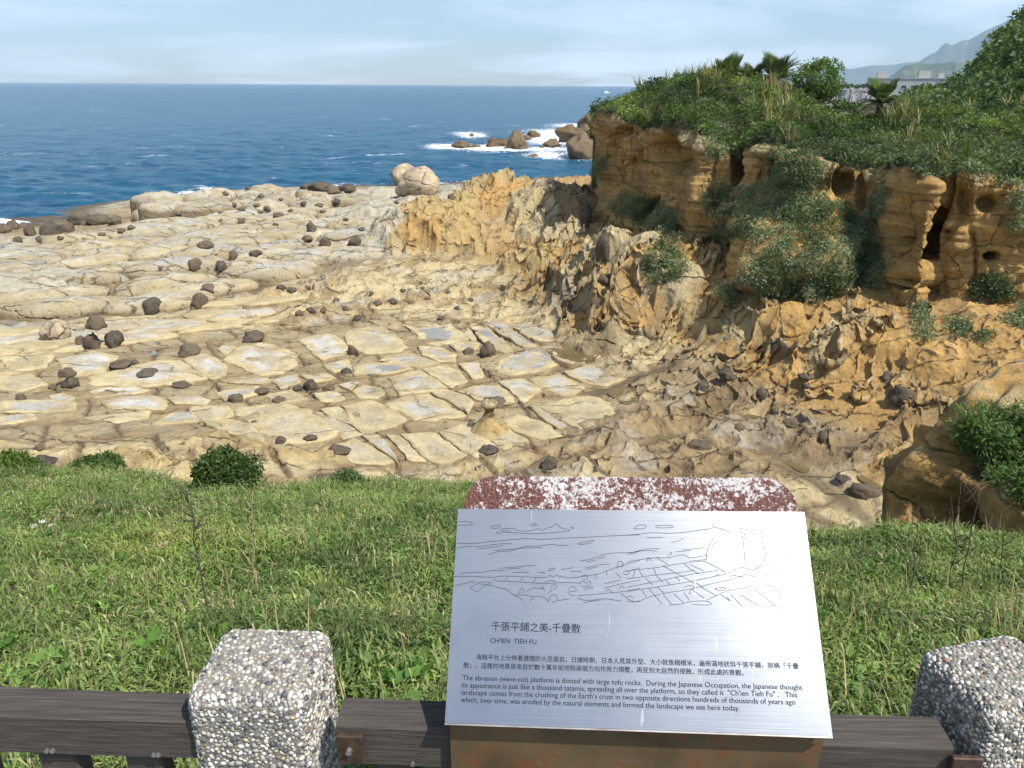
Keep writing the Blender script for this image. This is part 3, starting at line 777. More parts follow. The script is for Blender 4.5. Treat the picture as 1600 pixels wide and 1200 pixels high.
TOFU = [
 [(540,524),(547,513),(589,508),(618,521),(633,540),(620,548),(573,551),(552,543)],
 [(631,503),(670,500),(703,503),(732,524),(719,529),(686,536),(663,531),(650,516)],
 [(735,505),(752,500),(784,529),(802,545),(791,550),(767,539),(745,521)],
 [(709,504),(729,505),(744,526),(737,528),(719,514)],
 [(704,537),(727,531),(750,534),(744,543),(716,545)],
 [(654,541),(686,541),(711,552),(709,563),(688,564),(663,554)],
 [(594,563),(608,555),(634,552),(650,557),(684,566),(654,573),(618,567)],
 [(555,573),(573,567),(605,567),(631,570),(646,577),(624,581),(602,586),(581,583),(556,586)],
 [(609,591),(656,577),(698,604),(692,609),(662,612),(628,616)],
 [(661,575),(694,567),(716,577),(729,594),(703,602),(681,588)],
 [(714,567),(747,566),(756,587),(740,591),(727,578)],
 [(773,564),(799,553),(824,545),(843,547),(871,567),(836,578),(801,581),(778,578)],
 [(849,542),(894,534),(943,556),(908,565),(889,568),(875,562)],
 [(806,517),(834,506),(862,525),(887,532),(847,538),(827,531)],
 [(752,501),(775,499),(824,530),(838,540),(817,541),(784,522)],
 [(780,595),(815,589),(844,606),(832,618),(817,627),(799,609)],
 [(828,587),(873,581),(892,588),(911,600),(897,610),(876,612),(852,602)],
 [(884,577),(938,565),(981,583),(966,592),(941,600),(915,594),(898,585)],
 [(845,632),(915,617),(945,625),(960,640),(953,665),(930,678),(903,669),(872,646)],
 [(830,635),(840,633),(866,655),(910,677),(895,682),(870,668),(850,655)],
 [(787,661),(809,649),(846,661),(877,682),(859,692),(825,682),(798,670)],
 [(688,676),(735,662),(764,690),(782,706),(737,716),(714,697)],
 [(739,659),(766,652),(787,664),(825,690),(816,696),(788,704),(764,686)],
 [(629,680),(681,677),(710,701),(731,717),(690,725),(672,720),(647,699)],
 [(604,680),(624,682),(651,708),(665,721),(640,721),(613,690)],
 [(602,629),(634,618),(672,614),(698,631),(726,647),(690,653),(656,657),(627,643)],
 [(676,612),(697,608),(726,618),(742,626),(730,644),(707,629)],
 [(717,609),(740,602),(776,600),(796,613),(805,627),(780,628),(746,621)],
 [(536,634),(583,624),(634,653),(629,661),(578,679),(555,661)],
 [(500,642),(530,637),(551,662),(570,678),(548,666),(522,656)],
 [(391,662),(449,647),(479,646),(502,658),(521,674),(527,686),(491,696),(449,701),(419,696),(402,680)],
 [(488,645),(499,644),(551,669),(571,681),(534,686),(523,672)],
 [(487,710),(557,689),(591,707),(615,724),(597,730),(534,726),(525,714)],
 [(567,686),(593,684),(617,714),(623,726),(606,714)],
 [(325,669),(364,664),(391,671),(408,689),(413,699),(385,694),(343,680)],
 [(300,639),(355,639),(364,646),(362,656),(325,665),(300,660)],
 [(370,637),(419,630),(449,630),(474,641),(427,649),(372,654)],
 [(350,560),(370,544),(406,534),(436,540),(458,552),(462,568),(440,580),(412,584),(390,578),(370,568)],
 [(289,561),(310,551),(334,557),(355,572),(351,587),(331,591),(308,576)],
 [(140,590),(180,577),(250,561),(284,564),(322,588),(290,595),(240,601),(150,600)],
 [(90,562),(140,548),(186,556),(160,582),(112,588)],
 [(470,528),(518,520),(540,536),(542,551),(506,561),(490,552)],
 [(338,612),(362,605),(402,601),(411,608),(394,615),(358,625)],
 [(264,620),(310,617),(328,624),(320,631),(274,630)],
 [(140,609),(160,604),(210,602),(238,607),(200,614),(148,619)],
 [(160,629),(200,619),(244,618),(260,628),(254,639),(180,639)],
 [(76,618),(100,613),(117,620),(111,627),(86,629)],
 [(472,585),(512,584),(524,591),(491,597)],
 [(491,613),(525,609),(539,621),(521,626),(500,624)],
 [(551,608),(566,600),(593,602),(602,610),(591,620),(561,619)],
 [(0,659),(52,655),(62,662),(20,671),(0,671)],
 [(240,668),(268,653),(299,649),(320,664),(247,672)],
 [(132,656),(186,651),(235,645),(229,657),(175,665)],
 [(425,592),(462,583),(470,596),(440,606)],[(415,615),(455,606),(480,622),(440,628)],
 [(505,568),(545,560),(550,577),(520,580)],[(530,600),(549,594),(560,597),(548,608)],
 [(0,560),(60,548),(85,556),(70,575),(20,580)],[(0,590),(50,584),(72,600),(30,612),(0,610)],
 [(340,544),(352,535),(368,540),(352,554)],[(360,596),(400,588),(430,592),(405,598)],
 [(0,632),(60,628),(120,634),(110,646),(40,648),(0,648)],
]
for i, poly in enumerate(TOFU):
    poly = [np.array(p, float) for p in poly]
    ctr = np.mean(poly, 0)
    W = at_z(np.array([p[0] for p in poly]), np.array([p[1] for p in poly]), 1.22)[:, :2]
    cxy = W.mean(0); W = cxy + (W - cxy) * 1.09
    zc = float(base_z(cxy[0], cxy[1])) + RS.uniform(.0, .07)
    g = RS.rand()
    greyish = (ctr[1] < 640 and g < .8) or g < .4
    ccen = GREY * RS.uniform(.98, 1.18) if greyish else (CREAM * .60 + GREY * .35) * RS.uniform(.95, 1.05)
    if i in (0, 39, 40, 41, 38, 43, 44, 45, 37): ccen = np.array([.45, .43, .375])
    slab(W, zc, .3, RS.uniform(-.05, .02), RS.uniform(.035, .07), ccen, CREAM * RS.uniform(.95, 1.08), rough=.03,
         rnd=0, rimw=RS.uniform(.5, .78), mat=MAT_SLAB)

# shelf: long pillow slabs, cells of a stretched Voronoi pattern
def clip_half(P, m, nrm):
    out = []
    for i in range(len(P)):
        a, b = P[i], P[(i + 1) % len(P)]
        da, db = np.dot(a - m, nrm), np.dot(b - m, nrm)
        if da <= 0: out.append(a)
        if (da <= 0) != (db <= 0):
            out.append(a + (b - a) * da / (da - db))
    return np.array(out)

def voronoi_slabs(px_poly, zref, ang_pts, su, sv, seed, shrink, fn):
    W = at_z(np.array([p[0] for p in px_poly], float), np.array([p[1] for p in px_poly], float), zref)[:, :2]
    a, b = at_z(np.array([ang_pts[0][0], ang_pts[1][0]], float), np.array([ang_pts[0][1], ang_pts[1][1]], float), zref)[:, :2]
    d = (b - a) / np.linalg.norm(b - a); M = np.array([[d[0] / su, d[1] / su], [-d[1] / sv, d[0] / sv]]); Mi = np.linalg.inv(M)
    U = W @ M.T
    rs = np.random.RandomState(seed)
    lo, hi = U.min(0), U.max(0)
    S = np.array([[i + (j % 2) * .5 + rs.uniform(-.38, .38), j + rs.uniform(-.3, .3)] for i in range(int(lo[0]) - 2, int(hi[0]) + 3) for j in range(int(lo[1]) - 2, int(hi[1]) + 3)])
    for s in S:
        ws = s @ Mi.T
        if not in_poly(np.array([ws[0]]), np.array([ws[1]]), W)[0]:
            continue
        P = np.array([s + v for v in ((-1.6, -1.6), (1.6, -1.6), (1.6, 1.6), (-1.6, 1.6))])
        for o in S:
            if (o != s).any() and np.abs(o - s).max() < 3.2:
                P = clip_half(P, (s + o) / 2, o - s)
                if len(P) < 3: break
        if len(P) < 3: continue
        c = P.mean(0); P = c + (P - c) * shrink
        fn(P @ Mi.T, rs)

def shelf_cell(W, rs):
    c = W.mean(0)
    px, py = project(np.array([c[0], c[1], 1.6]))
    g = rs.rand()
    col = PALE * rs.uniform(.82, 1.12) if g < .65 else GREY * rs.uniform(.9, 1.15)
    zc = float(base_z(c[0], c[1])) + rs.uniform(.18, .50)
    cr = rs.uniform(.12, .42)
    slab(W, zc, 1.3, cr, cr * .55 + .12, col, col * np.array([.96, .90, .76]), n=34, rough=.10, rnd=2, tilt=(rs.uniform(-.04, .04), rs.uniform(-.06, .06)), rimw=rs.uniform(.5, .9))
voronoi_slabs(SHELF, 1.7, ((0, 486), (400, 438)), 4.6, 1.75, 3, 1.015, shelf_cell)

def block_cell(W, rs):
    c = W.mean(0)
    px, py = project(np.array([c[0], c[1], 1.6]))
    col = (PALE * .8 + GREY * .2) * rs.uniform(.75, 1.08)
    zc = max(float(base_z(c[0], c[1])), .7) + rs.uniform(.25, 1.2) * (1.15 if px < 330 else .95)
    slab(W, zc, 2.2, rs.uniform(.15, .5), rs.uniform(.3, .5), col, col * .96, n=34, rough=.22, rnd=2, tilt=(rs.uniform(-.07, .07), rs.uniform(-.06, .06)), rimw=.8)
BLOCKS = [(222,338),(232,316),(300,312),(380,305),(460,300),(560,306),(570,330),(440,336),(300,345)]
voronoi_slabs(BLOCKS, 1.6, ((240, 330), (540, 315)), 3.8, 2.5, 11, 1.02, block_cell)
BENCH = [(30,520),(150,508),(260,500),(330,476),(430,462),(430,500),(330,515),(200,540),(90,555),(-100,560),(-100,520)]
def bench_cell(W, rs):
    c = W.mean(0)
    col = (PALE * .55 + GREY * .55) * rs.uniform(.9, 1.15) if rs.rand() < .6 else CREAM * rs.uniform(.85, 1.0)
    zc = float(base_z(c[0], c[1])) + rs.uniform(.02, .16)
    slab(W, zc, .5, rs.uniform(.04, .12), .1, col, CREAM * .95, n=32, rough=.05, rnd=2, rimw=rs.uniform(.6, .9), mat=MAT_SLAB)
voronoi_slabs(BENCH, 1.2, ((0, 540), (330, 496)), 3.6, 1.1, 21, 1.03, bench_cell)
# ================================================================== sea
def sea_material():
    m, nt, b = nmat('sea_water')
    pos = objco(nt)
    mp = nd(nt, 'ShaderNodeMapping'); mp.inputs['Scale'].default_value = (.55, 1.0, 1.0); mp.inputs['Rotation'].default_value = (0, 0, .35)
    nt.links.new(pos, mp.inputs[0])
    n1 = noise_node(nt, .55, 6, 0.62, mp.outputs[0], .6)
    mp3 = nd(nt, 'ShaderNodeMapping'); mp3.inputs['Scale'].default_value = (.25, 1.6, 1.0); mp3.inputs['Rotation'].default_value = (0, 0, .12)
    nt.links.new(pos, mp3.inputs[0])
    n2 = noise_node(nt, .06, 5, 0.6, mp3.outputs[0], .4)
    base = mixc(nt, mrange(nt, n2.outputs['Fac'], .35, .65, 0, 1), (.005, .052, .115), (.008, .078, .14))
    base = mixc(nt, mrange(nt, n1.outputs['Fac'], .45, .70, 0, .8), base, (.022, .105, .165))
    at = nd(nt, 'ShaderNodeAttribute', attribute_name='foam')
    n3 = noise_node(nt, .8, 9, 0.72, pos, 1.5)
    n4 = noise_node(nt, .035, 2, 0.5, pos)
    sub = nd(nt, 'ShaderNodeMath', operation='MULTIPLY_ADD')
    nt.links.new(at.outputs['Fac'], sub.inputs[0]); sub.inputs[1].default_value = .42
    nt.links.new(n3.outputs['Fac'], sub.inputs[2])
    foam = mrange(nt, sub.outputs[0], .66, .84, 0, 1)
    col = mixc(nt, foam, base, (.82, .85, .87))
    nt.links.new(col, b.inputs['Base Color'])
    rg = mrange(nt, foam, 0, 1, .22, .8)
    nt.links.new(rg, b.inputs['Roughness'])
    b.inputs['IOR'].default_value = 1.33
    b.inputs['Specular IOR Level'].default_value = 0.24
    bump(nt, b, n1.outputs['Fac'], 1.0, .9)
    return m
MAT_SEA = sea_material()

sy = np.concatenate([np.linspace(470, 150, 290), np.linspace(150, 134.5, 46)[1:]])
sr = np.hypot(*at_z(np.full(len(sy), 800.0), sy, 0.0)[:, :2].T)
sr = np.concatenate([sr[sr < 9000], [12000., 17500.]])
sth = np.radians(np.linspace(-75, 75, 300))
SR, ST = np.meshgrid(sr, sth, indexing='ij')
SX, SY = SR * np.sin(ST), SR * np.cos(ST)
amp = .30 * np.clip(1.2 - SR / 420, 0, 1)
SZ = amp * (fbm2(SX * .16 + SY * .05, SY * .30, 4, 201) + .5 * noise2(SX * .5, SY * .9, 205))
SPX, SPY = project(np.stack([SX, SY, np.zeros_like(SX)], -1))
FOAM = [(700,229,42,5,1.0),(760,231,80,6,1.0),(790,233,60,5,.9),(738,211,26,5,1.0),(715,208,20,3,.7),(860,216,50,14,.95),(870,206,60,7,.8),(890,196,45,5,.7),(845,233,80,5,.8),
 (868,243,60,6,.85),(850,240,30,3,.9),(922,247,24,5,1.0),(203,330,16,13,1.15),(20,351,40,6,1.0),(60,347,22,4,.8),(300,302,30,5,.9),(325,300,20,6,.9),(432,279,6,3,.8),(548,302,14,9,1.1),(530,297,20,5,.9),
 (150,340,30,5,.7),(660,288,60,5,.6),(720,287,40,4,.8),(785,266,8,2,.8),(30,240,160,2,.35),(260,230,120,2,.3),(560,255,80,3,.3),(110,300,60,3,.45)]
foam = np.zeros_like(SX)
for fx, fy, fw, fh, fs in FOAM:
    foam = np.maximum(foam, fs * np.exp(-((SPX - fx) / fw) ** 2 - ((SPY - fy) / fh) ** 2))
caps = sstep(.62, .85, fbm2(SX * .06, SY * .16, 4, 209)) * np.clip(1.3 - SR / 900, 0, 1)
foam = np.maximum(foam, caps * .42)
me = mesh_np('sea', np.stack([SX, SY, SZ], -1).reshape(-1, 3), grid_faces(len(sr), len(sth))[:, ::-1], MAT_SEA)
_a = me.attributes.new('foam', 'FLOAT', 'POINT'); _a.data.foreach_set('value', foam.astype(np.float32).ravel())
link('sea', me, kind='structure', label='deep blue sea with small whitecaps')

# ================================================================== headland
HL = np.array([
 # px, r_base, top_py, ridge_py, ridge_dr
 (1060, 62, 212, 150, -4), (1000, 57, 205, 150, 2), (955, 50, 192, 162, 3),
 (928, 45.0, 184, 183, 1.5), (938, 42.5, 180, 180, 2.0), (960, 40.5, 184, 164, 4.5), (1000, 38.3, 196, 142, 8), (1050, 35.8, 208, 126, 11), (1085, 34.6, 210, 121, 12),
 (1100, 33.9, 214, 119, 13), (1135, 33.5, 236, 120, 14), (1150, 33.5, 238, 122, 14), (1165, 32.6, 236, 125, 14), (1200, 31.7, 232, 133, 14.5), (1250, 31.0, 244, 144, 15), (1300, 30.6, 256, 154, 15), (1330, 30.8, 266, 158, 15), (1350, 30.7, 268, 161, 15),
 (1368, 30.6, 266, 161, 15.5), (1400, 29.7, 264, 160, 16.5), (1440, 28.6, 278, 157, 18), (1455, 28.3, 284, 155, 18), (1468, 29.5, 288, 154, 18), (1485, 29.3, 272, 153, 19), (1510, 29.2, 268, 152, 20),
 (1560, 29.3, 284, 153, 20), (1600, 29.5, 290, 154, 20), (1680, 30.2, 296, 154, 21), (1800, 31.0, 300, 154, 21)], float)
kk = np.concatenate([[0], np.cumsum(np.maximum(np.abs(np.diff(HL[:, 0])), 12))])
HN = 580
ks = np.linspace(0, kk[-1], HN)
def hl(c): return np.interp(ks, kk, HL[:, c])
hpx, hrb, htp, hrp, hrd = (hl(c) for c in range(5))
hrp = hrp + np.interp(hpx, [940, 1000, 1180, 1260, 1300], [2, 4, 8, 20, 25])
def smooth1(a, n=5):
    k = np.ones(n) / n
    return np.convolve(np.pad(a, n // 2, mode='edge'), k, 'valid')
htp = smooth1(htp + 5 * noise2(ks * .05, ks * 0, 301) + 3 * noise2(ks * .15, ks * 0, 302), 3)
bottom = at_r(hpx, np.full(HN, 400.), hrb); bottom[:, 2] = 2.6
topw = at_r(hpx, htp, hrb + .35)
ridge = at_r(np.where(ks < kk[3], 1010, hpx), hrp, hrb + np.maximum(hrd, .4) + .35)
rows = []
NW, NS, NB = 130, 56, 10
for t in np.linspace(0, 1, NW):
    rows.append(bottom * (1 - t) + topw * t)
out = bottom - np.roll(bottom, 1, 0)
for t in np.linspace(0, 1, NS)[1:]:
    e = np.sin(t * math.pi / 2) ** .85
    p = topw * (1 - t) + ridge * t
    p[:, 2] = topw[:, 2] + (ridge[:, 2] - topw[:, 2]) * e
    rows.append(p)
for t in np.linspace(0, 1, NB)[1:]:
    p = ridge.copy(); u = p[:, :2] / np.linalg.norm(p[:, :2], axis=1, keepdims=True)
    p[:, :2] += u * 9 * t; p[:, 2] -= 5.5 * t * t
    rows.append(p)
HV = np.stack(rows)                       # rows x columns x 3
HT = np.concatenate([np.linspace(0, 1, NW), 1 + np.linspace(0, 1, NS)[1:], 2 + np.linspace(0, 1, NB)[1:]])[:, None] * np.ones((1, HN))
dU = np.gradient(HV, axis=1); dVv = np.gradient(HV, axis=0)
HNrm = np.cross(dU, dVv); HNrm /= np.linalg.norm(HNrm, axis=-1, keepdims=True) + 1e-9
for _ in range(10):
    HNrm = (HNrm + np.roll(HNrm, 1, 0) + np.roll(HNrm, -1, 0) + np.roll(HNrm, 1, 1) + np.roll(HNrm, -1, 1)) / 5
HNrm /= np.linalg.norm(HNrm, axis=-1, keepdims=True) + 1e-9
if HNrm[NW // 2, HN // 2, 1] > 0: HNrm = -HNrm
X3, Y3, Z3 = HV[..., 0], HV[..., 1], HV[..., 2]
HPX, HPY = project(HV)
wall = sstep(1.03, .97, HT)
d = .75 * fbm3(X3 * .32, Y3 * .32, Z3 * .20, 3, 311) + .16 * fbm3(X3 * 1.1, Y3 * 1.1, Z3 * .5, 4, 317)
d += .22 * sstep(.80, .97, HT) * (1 + 1.1 * fbm3(X3 * .9, Y3 * .9, Z3 * .9, 3, 318))        # overhanging lip
strat = Z3 * 3.2 + .25 * fbm2(X3 * .4, Y3 * .4, 2, 319)
d += .055 * (np.abs(noise2(strat * .8, X3 * .10 + Y3 * .05, 321)) - .3) * 2 + .045 * (sstep(.45, .55, strat * .5 - np.floor(strat * .5)) - .5)
d += .07 * fbm3(X3 * 3.2, Y3 * 3.2, Z3 * 2.2, 3, 322)
d -= .22 * np.exp(-(noise3(X3 * .55, Y3 * .55, Z3 * .12, 324) / .035) ** 2)
w1_, w2_ = worley3(X3 * .8, Y3 * .8, Z3 * .8, 323)
pit_zone = np.clip(sstep(1080, 960, HPX) + sstep(.80, 1.0, HT) * .8, 0, 1)
d -= pit_zone * .45 * sstep(.45, .15, w1_) * (fbm3(X3 * .5, Y3 * .5, Z3 * .5, 2, 327) > -.1)
w3_, _w = worley3(X3 * 2.2, Y3 * 2.2, Z3 * 2.2, 329)
d -= pit_zone * .16 * sstep(.4, .15, w3_)
ALC = [(1048,236,24,30,.75),(1002,255,9,26,.5),(984,272,6,24,.45),(962,258,8,22,.4),(1152,262,8,40,.9),(1212,262,14,20,.5),(1318,284,16,22,.7),(1160,388,20,17,1.5),
       (1415,428,16,20,1.5),(1550,401,13,7,.45),(1408,378,8,7,.3),(1368,365,5,5,.2),(1030,330,14,22,.9),(1505,310,12,26,.35),(1540,318,16,12,.3),(1345,300,8,30,.4),(955,215,6,8,.5),(975,205,9,7,.5),(1480,362,4,4,.2),(1462,350,6,60,.7),(945,230,6,30,.5)]
for ax, ay, aw, ah, ad in ALC:
    q = ((HPX - ax) / aw) ** 2 + ((HPY - ay) / ah) ** 2
    d -= 1.9 * ad * np.exp(-q ** 3)
KNOB = [(1240,425,95,62,2.6),(1170,345,50,36,1.0),(1290,380,60,50,1.0),(1010,350,46,26,1.4),(1192,238,16,8,.55),(1075,222,10,12,.4),(1105,300,26,60,.35),(1255,300,20,40,.3),(1520,350,36,60,.3),(1400,300,20,30,.25),(1085,285,20,30,.4),(1585,340,12,30,.35)]
for ax, ay, aw, ah, ad in KNOB:
    d += ad * np.exp(-((HPX - ax) / aw) ** 2 - ((HPY - ay) / ah) ** 2)
crk, _t = dist_polyline(HPX, HPY, [(1494, 272), (1474, 330), (1456, 395), (1438, 446)])
d -= 1.3 * np.exp(-(crk / 4.5) ** 2)
crk2, _t = dist_polyline(HPX, HPY, [(1388, 262), (1372, 320), (1358, 360)])
d -= .9 * np.exp(-(crk2 / 4.0) ** 2)
d *= wall
d += (1 - wall) * (.45 * fbm2(X3 * .35, Y3 * .35, 4, 331) * sstep(2.6, 1.1, HT))
HVd = HV + HNrm * d[..., None]
hc = OCHRE[None, None] * (1 + .22 * noise2(strat, X3 * .15, 341) + .18 * fbm3(X3 * .6, Y3 * .6, Z3 * .6, 4, 343))[..., None]
hc = lerp3(hc, BROWN * 1.05, np.clip(sstep(.15, .5, fbm3(X3 * .45, Y3 * .45, Z3 * .25, 3, 347)) * .5, 0, 1))
hc = lerp3(hc, CREAM * .95, sstep(.86, .97, HT) * sstep(-.1, .3, fbm3(X3 * 1.4, Y3 * 1.4, Z3 * 1.4, 3, 349)) * .7)
hc = lerp3(hc, CREAM * .9, sstep(.25, .05, HT) * .25)
soil = np.array([.045, .05, .022])
hc = lerp3(hc, np.broadcast_to(soil, hc.shape), 1 - wall)
me = mesh_np('headland', HVd.reshape(-1, 3), grid_faces(len(HT), HN), MAT_CLIFF, hc.reshape(-1, 3))
headland = link('headland', me, kind='structure', label='ochre sandstone cliff of the headland')

# ================================================================== far hills
def hill_strip(name, pts, dist, depth, foot_z, mat, seed, rough, label, nx=160, nz=40, colfn=None):
    """a ridge with a front and a back slope: skyline photo points placed at the given distance"""
    P = np.array(pts, float)
    xs = np.linspace(P[0, 0], P[-1, 0], nx)
    ys = np.interp(xs, P[:, 0], P[:, 1])
    top = at_r(xs, ys, dist)
    u = top[:, :2] / np.linalg.norm(top[:, :2], axis=1, keepdims=True)
    V = []
    for t in np.linspace(-1, 1, nz):
        p = top.copy(); p[:, :2] += u * depth * t
        e = (1 - abs(t)) ** 1.15
        hgt = np.maximum(top[:, 2] - foot_z, 1)
        n = fbm2(p[:, 0] * rough[0], p[:, 1] * rough[0], 5, seed)
        p[:, 2] = foot_z + hgt * np.clip(e + rough[1] * n * (abs(t) > .001) * (1 - abs(t)) * min(1, abs(t) * 6), 0, 1.0 - .3 * abs(t))
        V.append(p)
    V = np.stack(V)
    col = colfn(V) if colfn else None
    me = mesh_np(name, V.reshape(-1, 3), grid_faces(nz, nx)[:, ::-1], mat, None if col is None else col.reshape(-1, 3))
    return link(name, me, kind='structure', label=label), V

MAT_HILL = rock_material('wooded_slope', .02, 3.0, .35, 0)
def hillcol(V):
    n = fbm2(V[..., 0] * .004, V[..., 1] * .004, 4, 77)
    return lerp3(np.broadcast_to(np.array([.035, .06, .022]), V.shape).copy(), np.broadcast_to(np.array([.09, .10, .05]), V.shape).copy(), sstep(-.2, .5, n))
hill_strip('mountain', [(1415,108),(1432,96),(1448,84),(1465,74),(1474,62),(1481,57),(1488,61),(1498,56),(1508,50),(1516,51),(1528,43),(1545,35),(1560,29),(1600,16),(1680,4),(1760,20)], 13500, 1500, -2, MAT_HILL, 401, (.0007, .8), 'tall pale blue mountain far across the bay', colfn=hillcol)
hill_strip('mountain', [(1195,134),(1220,113),(1255,110),(1290,108),(1308,105),(1330,108),(1360,102),(1395,101),(1420,97),(1450,96),(1500,96),(1560,100)], 15500, 1500, -2, MAT_HILL, 402, (.0007, .8), 'faint low mountain range on the far horizon', colfn=hillcol)
hill_strip('hill', [(1355,134),(1375,126),(1395,117),(1415,101),(1432,97),(1460,95.5),(1490,96),(1510,98),(1540,105),(1600,112)], 6500, 1200, -2, MAT_HILL, 403, (.003, .7), 'grey-green wooded hill beyond the white building', colfn=hillcol)
# low shore in front of them
hill_strip('coast', [(1190,139),(1240,136),(1300,134),(1330,135),(1400,134),(1500,134),(1700,134)], 700, 260, -1, MAT_HILL, 404, (.01, .5), 'low dark green coast behind the headland', nz=16, colfn=hillcol)

# wooded hillside on the right
HS_SKY = [(1405,150),(1440,143),(1470,132),(1490,119),(1508,107),(1517,92),(1530,74),(1543,60),(1552,40),(1568,27),(1582,20),(1600,4),(1640,-30),(1700,-70),(1800,-110)]
xs = np.linspace(1431, 1826, 120); ys = np.interp(xs - 26, *np.array(HS_SKY, float).T) + 14
sky_r = np.interp(xs, [1405, 1500, 1600, 1800], [170, 175, 150, 120])
top = at_r(xs, ys, sky_r)
foot = at_r(xs, np.interp(xs, [1405, 1600, 1800], [152, 158, 165]), np.interp(xs, [1405, 1800], [95, 70])); foot[:, 2] -= 1.0
V = []
for t in np.linspace(0, 1.35, 80):
    if t <= 1:
        p = foot * (1 - t) + top * t
        p[:, 2] = foot[:, 2] + (top[:, 2] - foot[:, 2]) * t ** 1.15
        p[:, 2] += 1.6 * fbm2(p[:, 0] * .05, p[:, 1] * .05, 5, 411) * min(1, (1 - t) * 5)
    else:
        p = top.copy(); u = p[:, :2] / np.linalg.norm(p[:, :2], axis=1, keepdims=True)
        p[:, :2] += u * 60 * (t - 1); p[:, 2] -= 20 * (t - 1)
    V.append(p)
HSV = np.stack(V)
def hs_col(V):
    n = fbm2(V[..., 0] * .06, V[..., 1] * .06, 4, 79)
    return lerp3(np.broadcast_to(np.array([.03, .055, .018]), V.shape).copy(), np.broadcast_to(np.array([.06, .08, .03]), V.shape).copy(), sstep(-.2, .5, n))
me = mesh_np('hillside', HSV.reshape(-1, 3), grid_faces(80, 120)[:, ::-1], MAT_HILL, hs_col(HSV).reshape(-1, 3))
link('hillside', me, kind='structure', label='steep wooded hillside on the right')
# ================================================================== foliage tools
VR = np.random.RandomState(7)

def leaf_clump(n, rad, ln, wd, seed, flat=.7, droop=.2):
    """a tuft of n diamond leaves pointing out of a dome of radius rad"""
    r = np.random.RandomState(seed); V = []; Q = []; tone = []
    for i in range(n):
        a = r.uniform(0, 2 * math.pi); e = math.asin(r.uniform(-.15, 1))
        out = np.array([math.cos(a) * math.cos(e), math.sin(a) * math.cos(e), math.sin(e) * flat])
        p = out * rad * r.uniform(.45, 1.0)
        d = out + r.normal(size=3) * .55; d /= np.linalg.norm(d)
        s = np.cross(d, r.normal(size=3)); s /= np.linalg.norm(s) + 1e-9
        L = ln * r.uniform(.6, 1.3); Wd = wd * r.uniform(.7, 1.2)
        mid = p + d * L * .45; tip = p + d * L + np.array([0, 0, -droop * L])
        b = len(V); V += [p, mid + s * Wd / 2, tip, mid - s * Wd / 2]; Q.append((b, b + 1, b + 2, b + 3)); tone += [r.uniform(.7, 1.3)] * 4
    return np.array(V), np.array(Q), np.array(tone)

def grass_tuft(seed, nst=3, h=.14, ln=.085, wd=.011, lean=.5, leaves=5):
    r = np.random.RandomState(seed); V = []; Q = []; tone = []
    for s_ in range(nst):
        a = r.uniform(0, 6.283); le = r.uniform(.1, lean)
        base = np.array([r.normal() * .03, r.normal() * .03, 0]); up = np.array([math.cos(a) * le, math.sin(a) * le, 1.0])
        hh = h * r.uniform(.6, 1.2)
        for k in range(leaves):
            f = (k + 1) / leaves
            p = base + up * hh * f * .9
            b = a + r.uniform(-.5, .5) + (math.pi if k % 2 else 0) + 1.2
            el = r.uniform(.15, 1.0)
            d = np.array([math.cos(b) * math.cos(el), math.sin(b) * math.cos(el), math.sin(el)])
            L = ln * r.uniform(.6, 1.35); sd = np.array([-math.sin(b), math.cos(b), r.uniform(-.5, .5)]); sd /= np.linalg.norm(sd)
            mid = p + d * L * .45 + np.array([0, 0, .12 * L]); tip = p + d * L - np.array([0, 0, r.uniform(.1, .45) * L])
            i = len(V); V += [p, mid + sd * wd / 2, tip, mid - sd * wd / 2]; Q.append((i, i + 1, i + 2, i + 3)); tone += [r.uniform(.75, 1.3)] * 4
    return np.array(V), np.array(Q), np.array(tone)

def blade_tuft(seed, n=9, h=.5, wd=.02, spread=.5):
    """long arching strap blades, each two quads and a tip"""
    r = np.random.RandomState(seed); V = []; Q = []; tone = []
    for i in range(n):
        a = r.uniform(0, 6.283); s = r.uniform(.15, 1) * spread; hh = h * r.uniform(.55, 1.15)
        dr = np.array([math.cos(a), math.sin(a), 0]); sd = np.array([-math.sin(a), math.cos(a), 0]) * wd / 2
        pts = [np.array([r.normal() * .04, r.normal() * .04, 0])]
        for f in (.4, .75, 1.0):
            pts.append(pts[0] + dr * s * hh * f ** 1.8 + np.array([0, 0, hh * (f - .35 * s * f * f)]))
        b = len(V)
        for p, w in zip(pts, (1, .9, .6, .08)):
            V += [p - sd * w, p + sd * w]
        for k in range(3): Q.append((b + 2 * k, b + 2 * k + 1, b + 2 * k + 3, b + 2 * k + 2))
        tone += [r.uniform(.7, 1.3)] * 8
    return np.array(V), np.array(Q), np.array(tone)

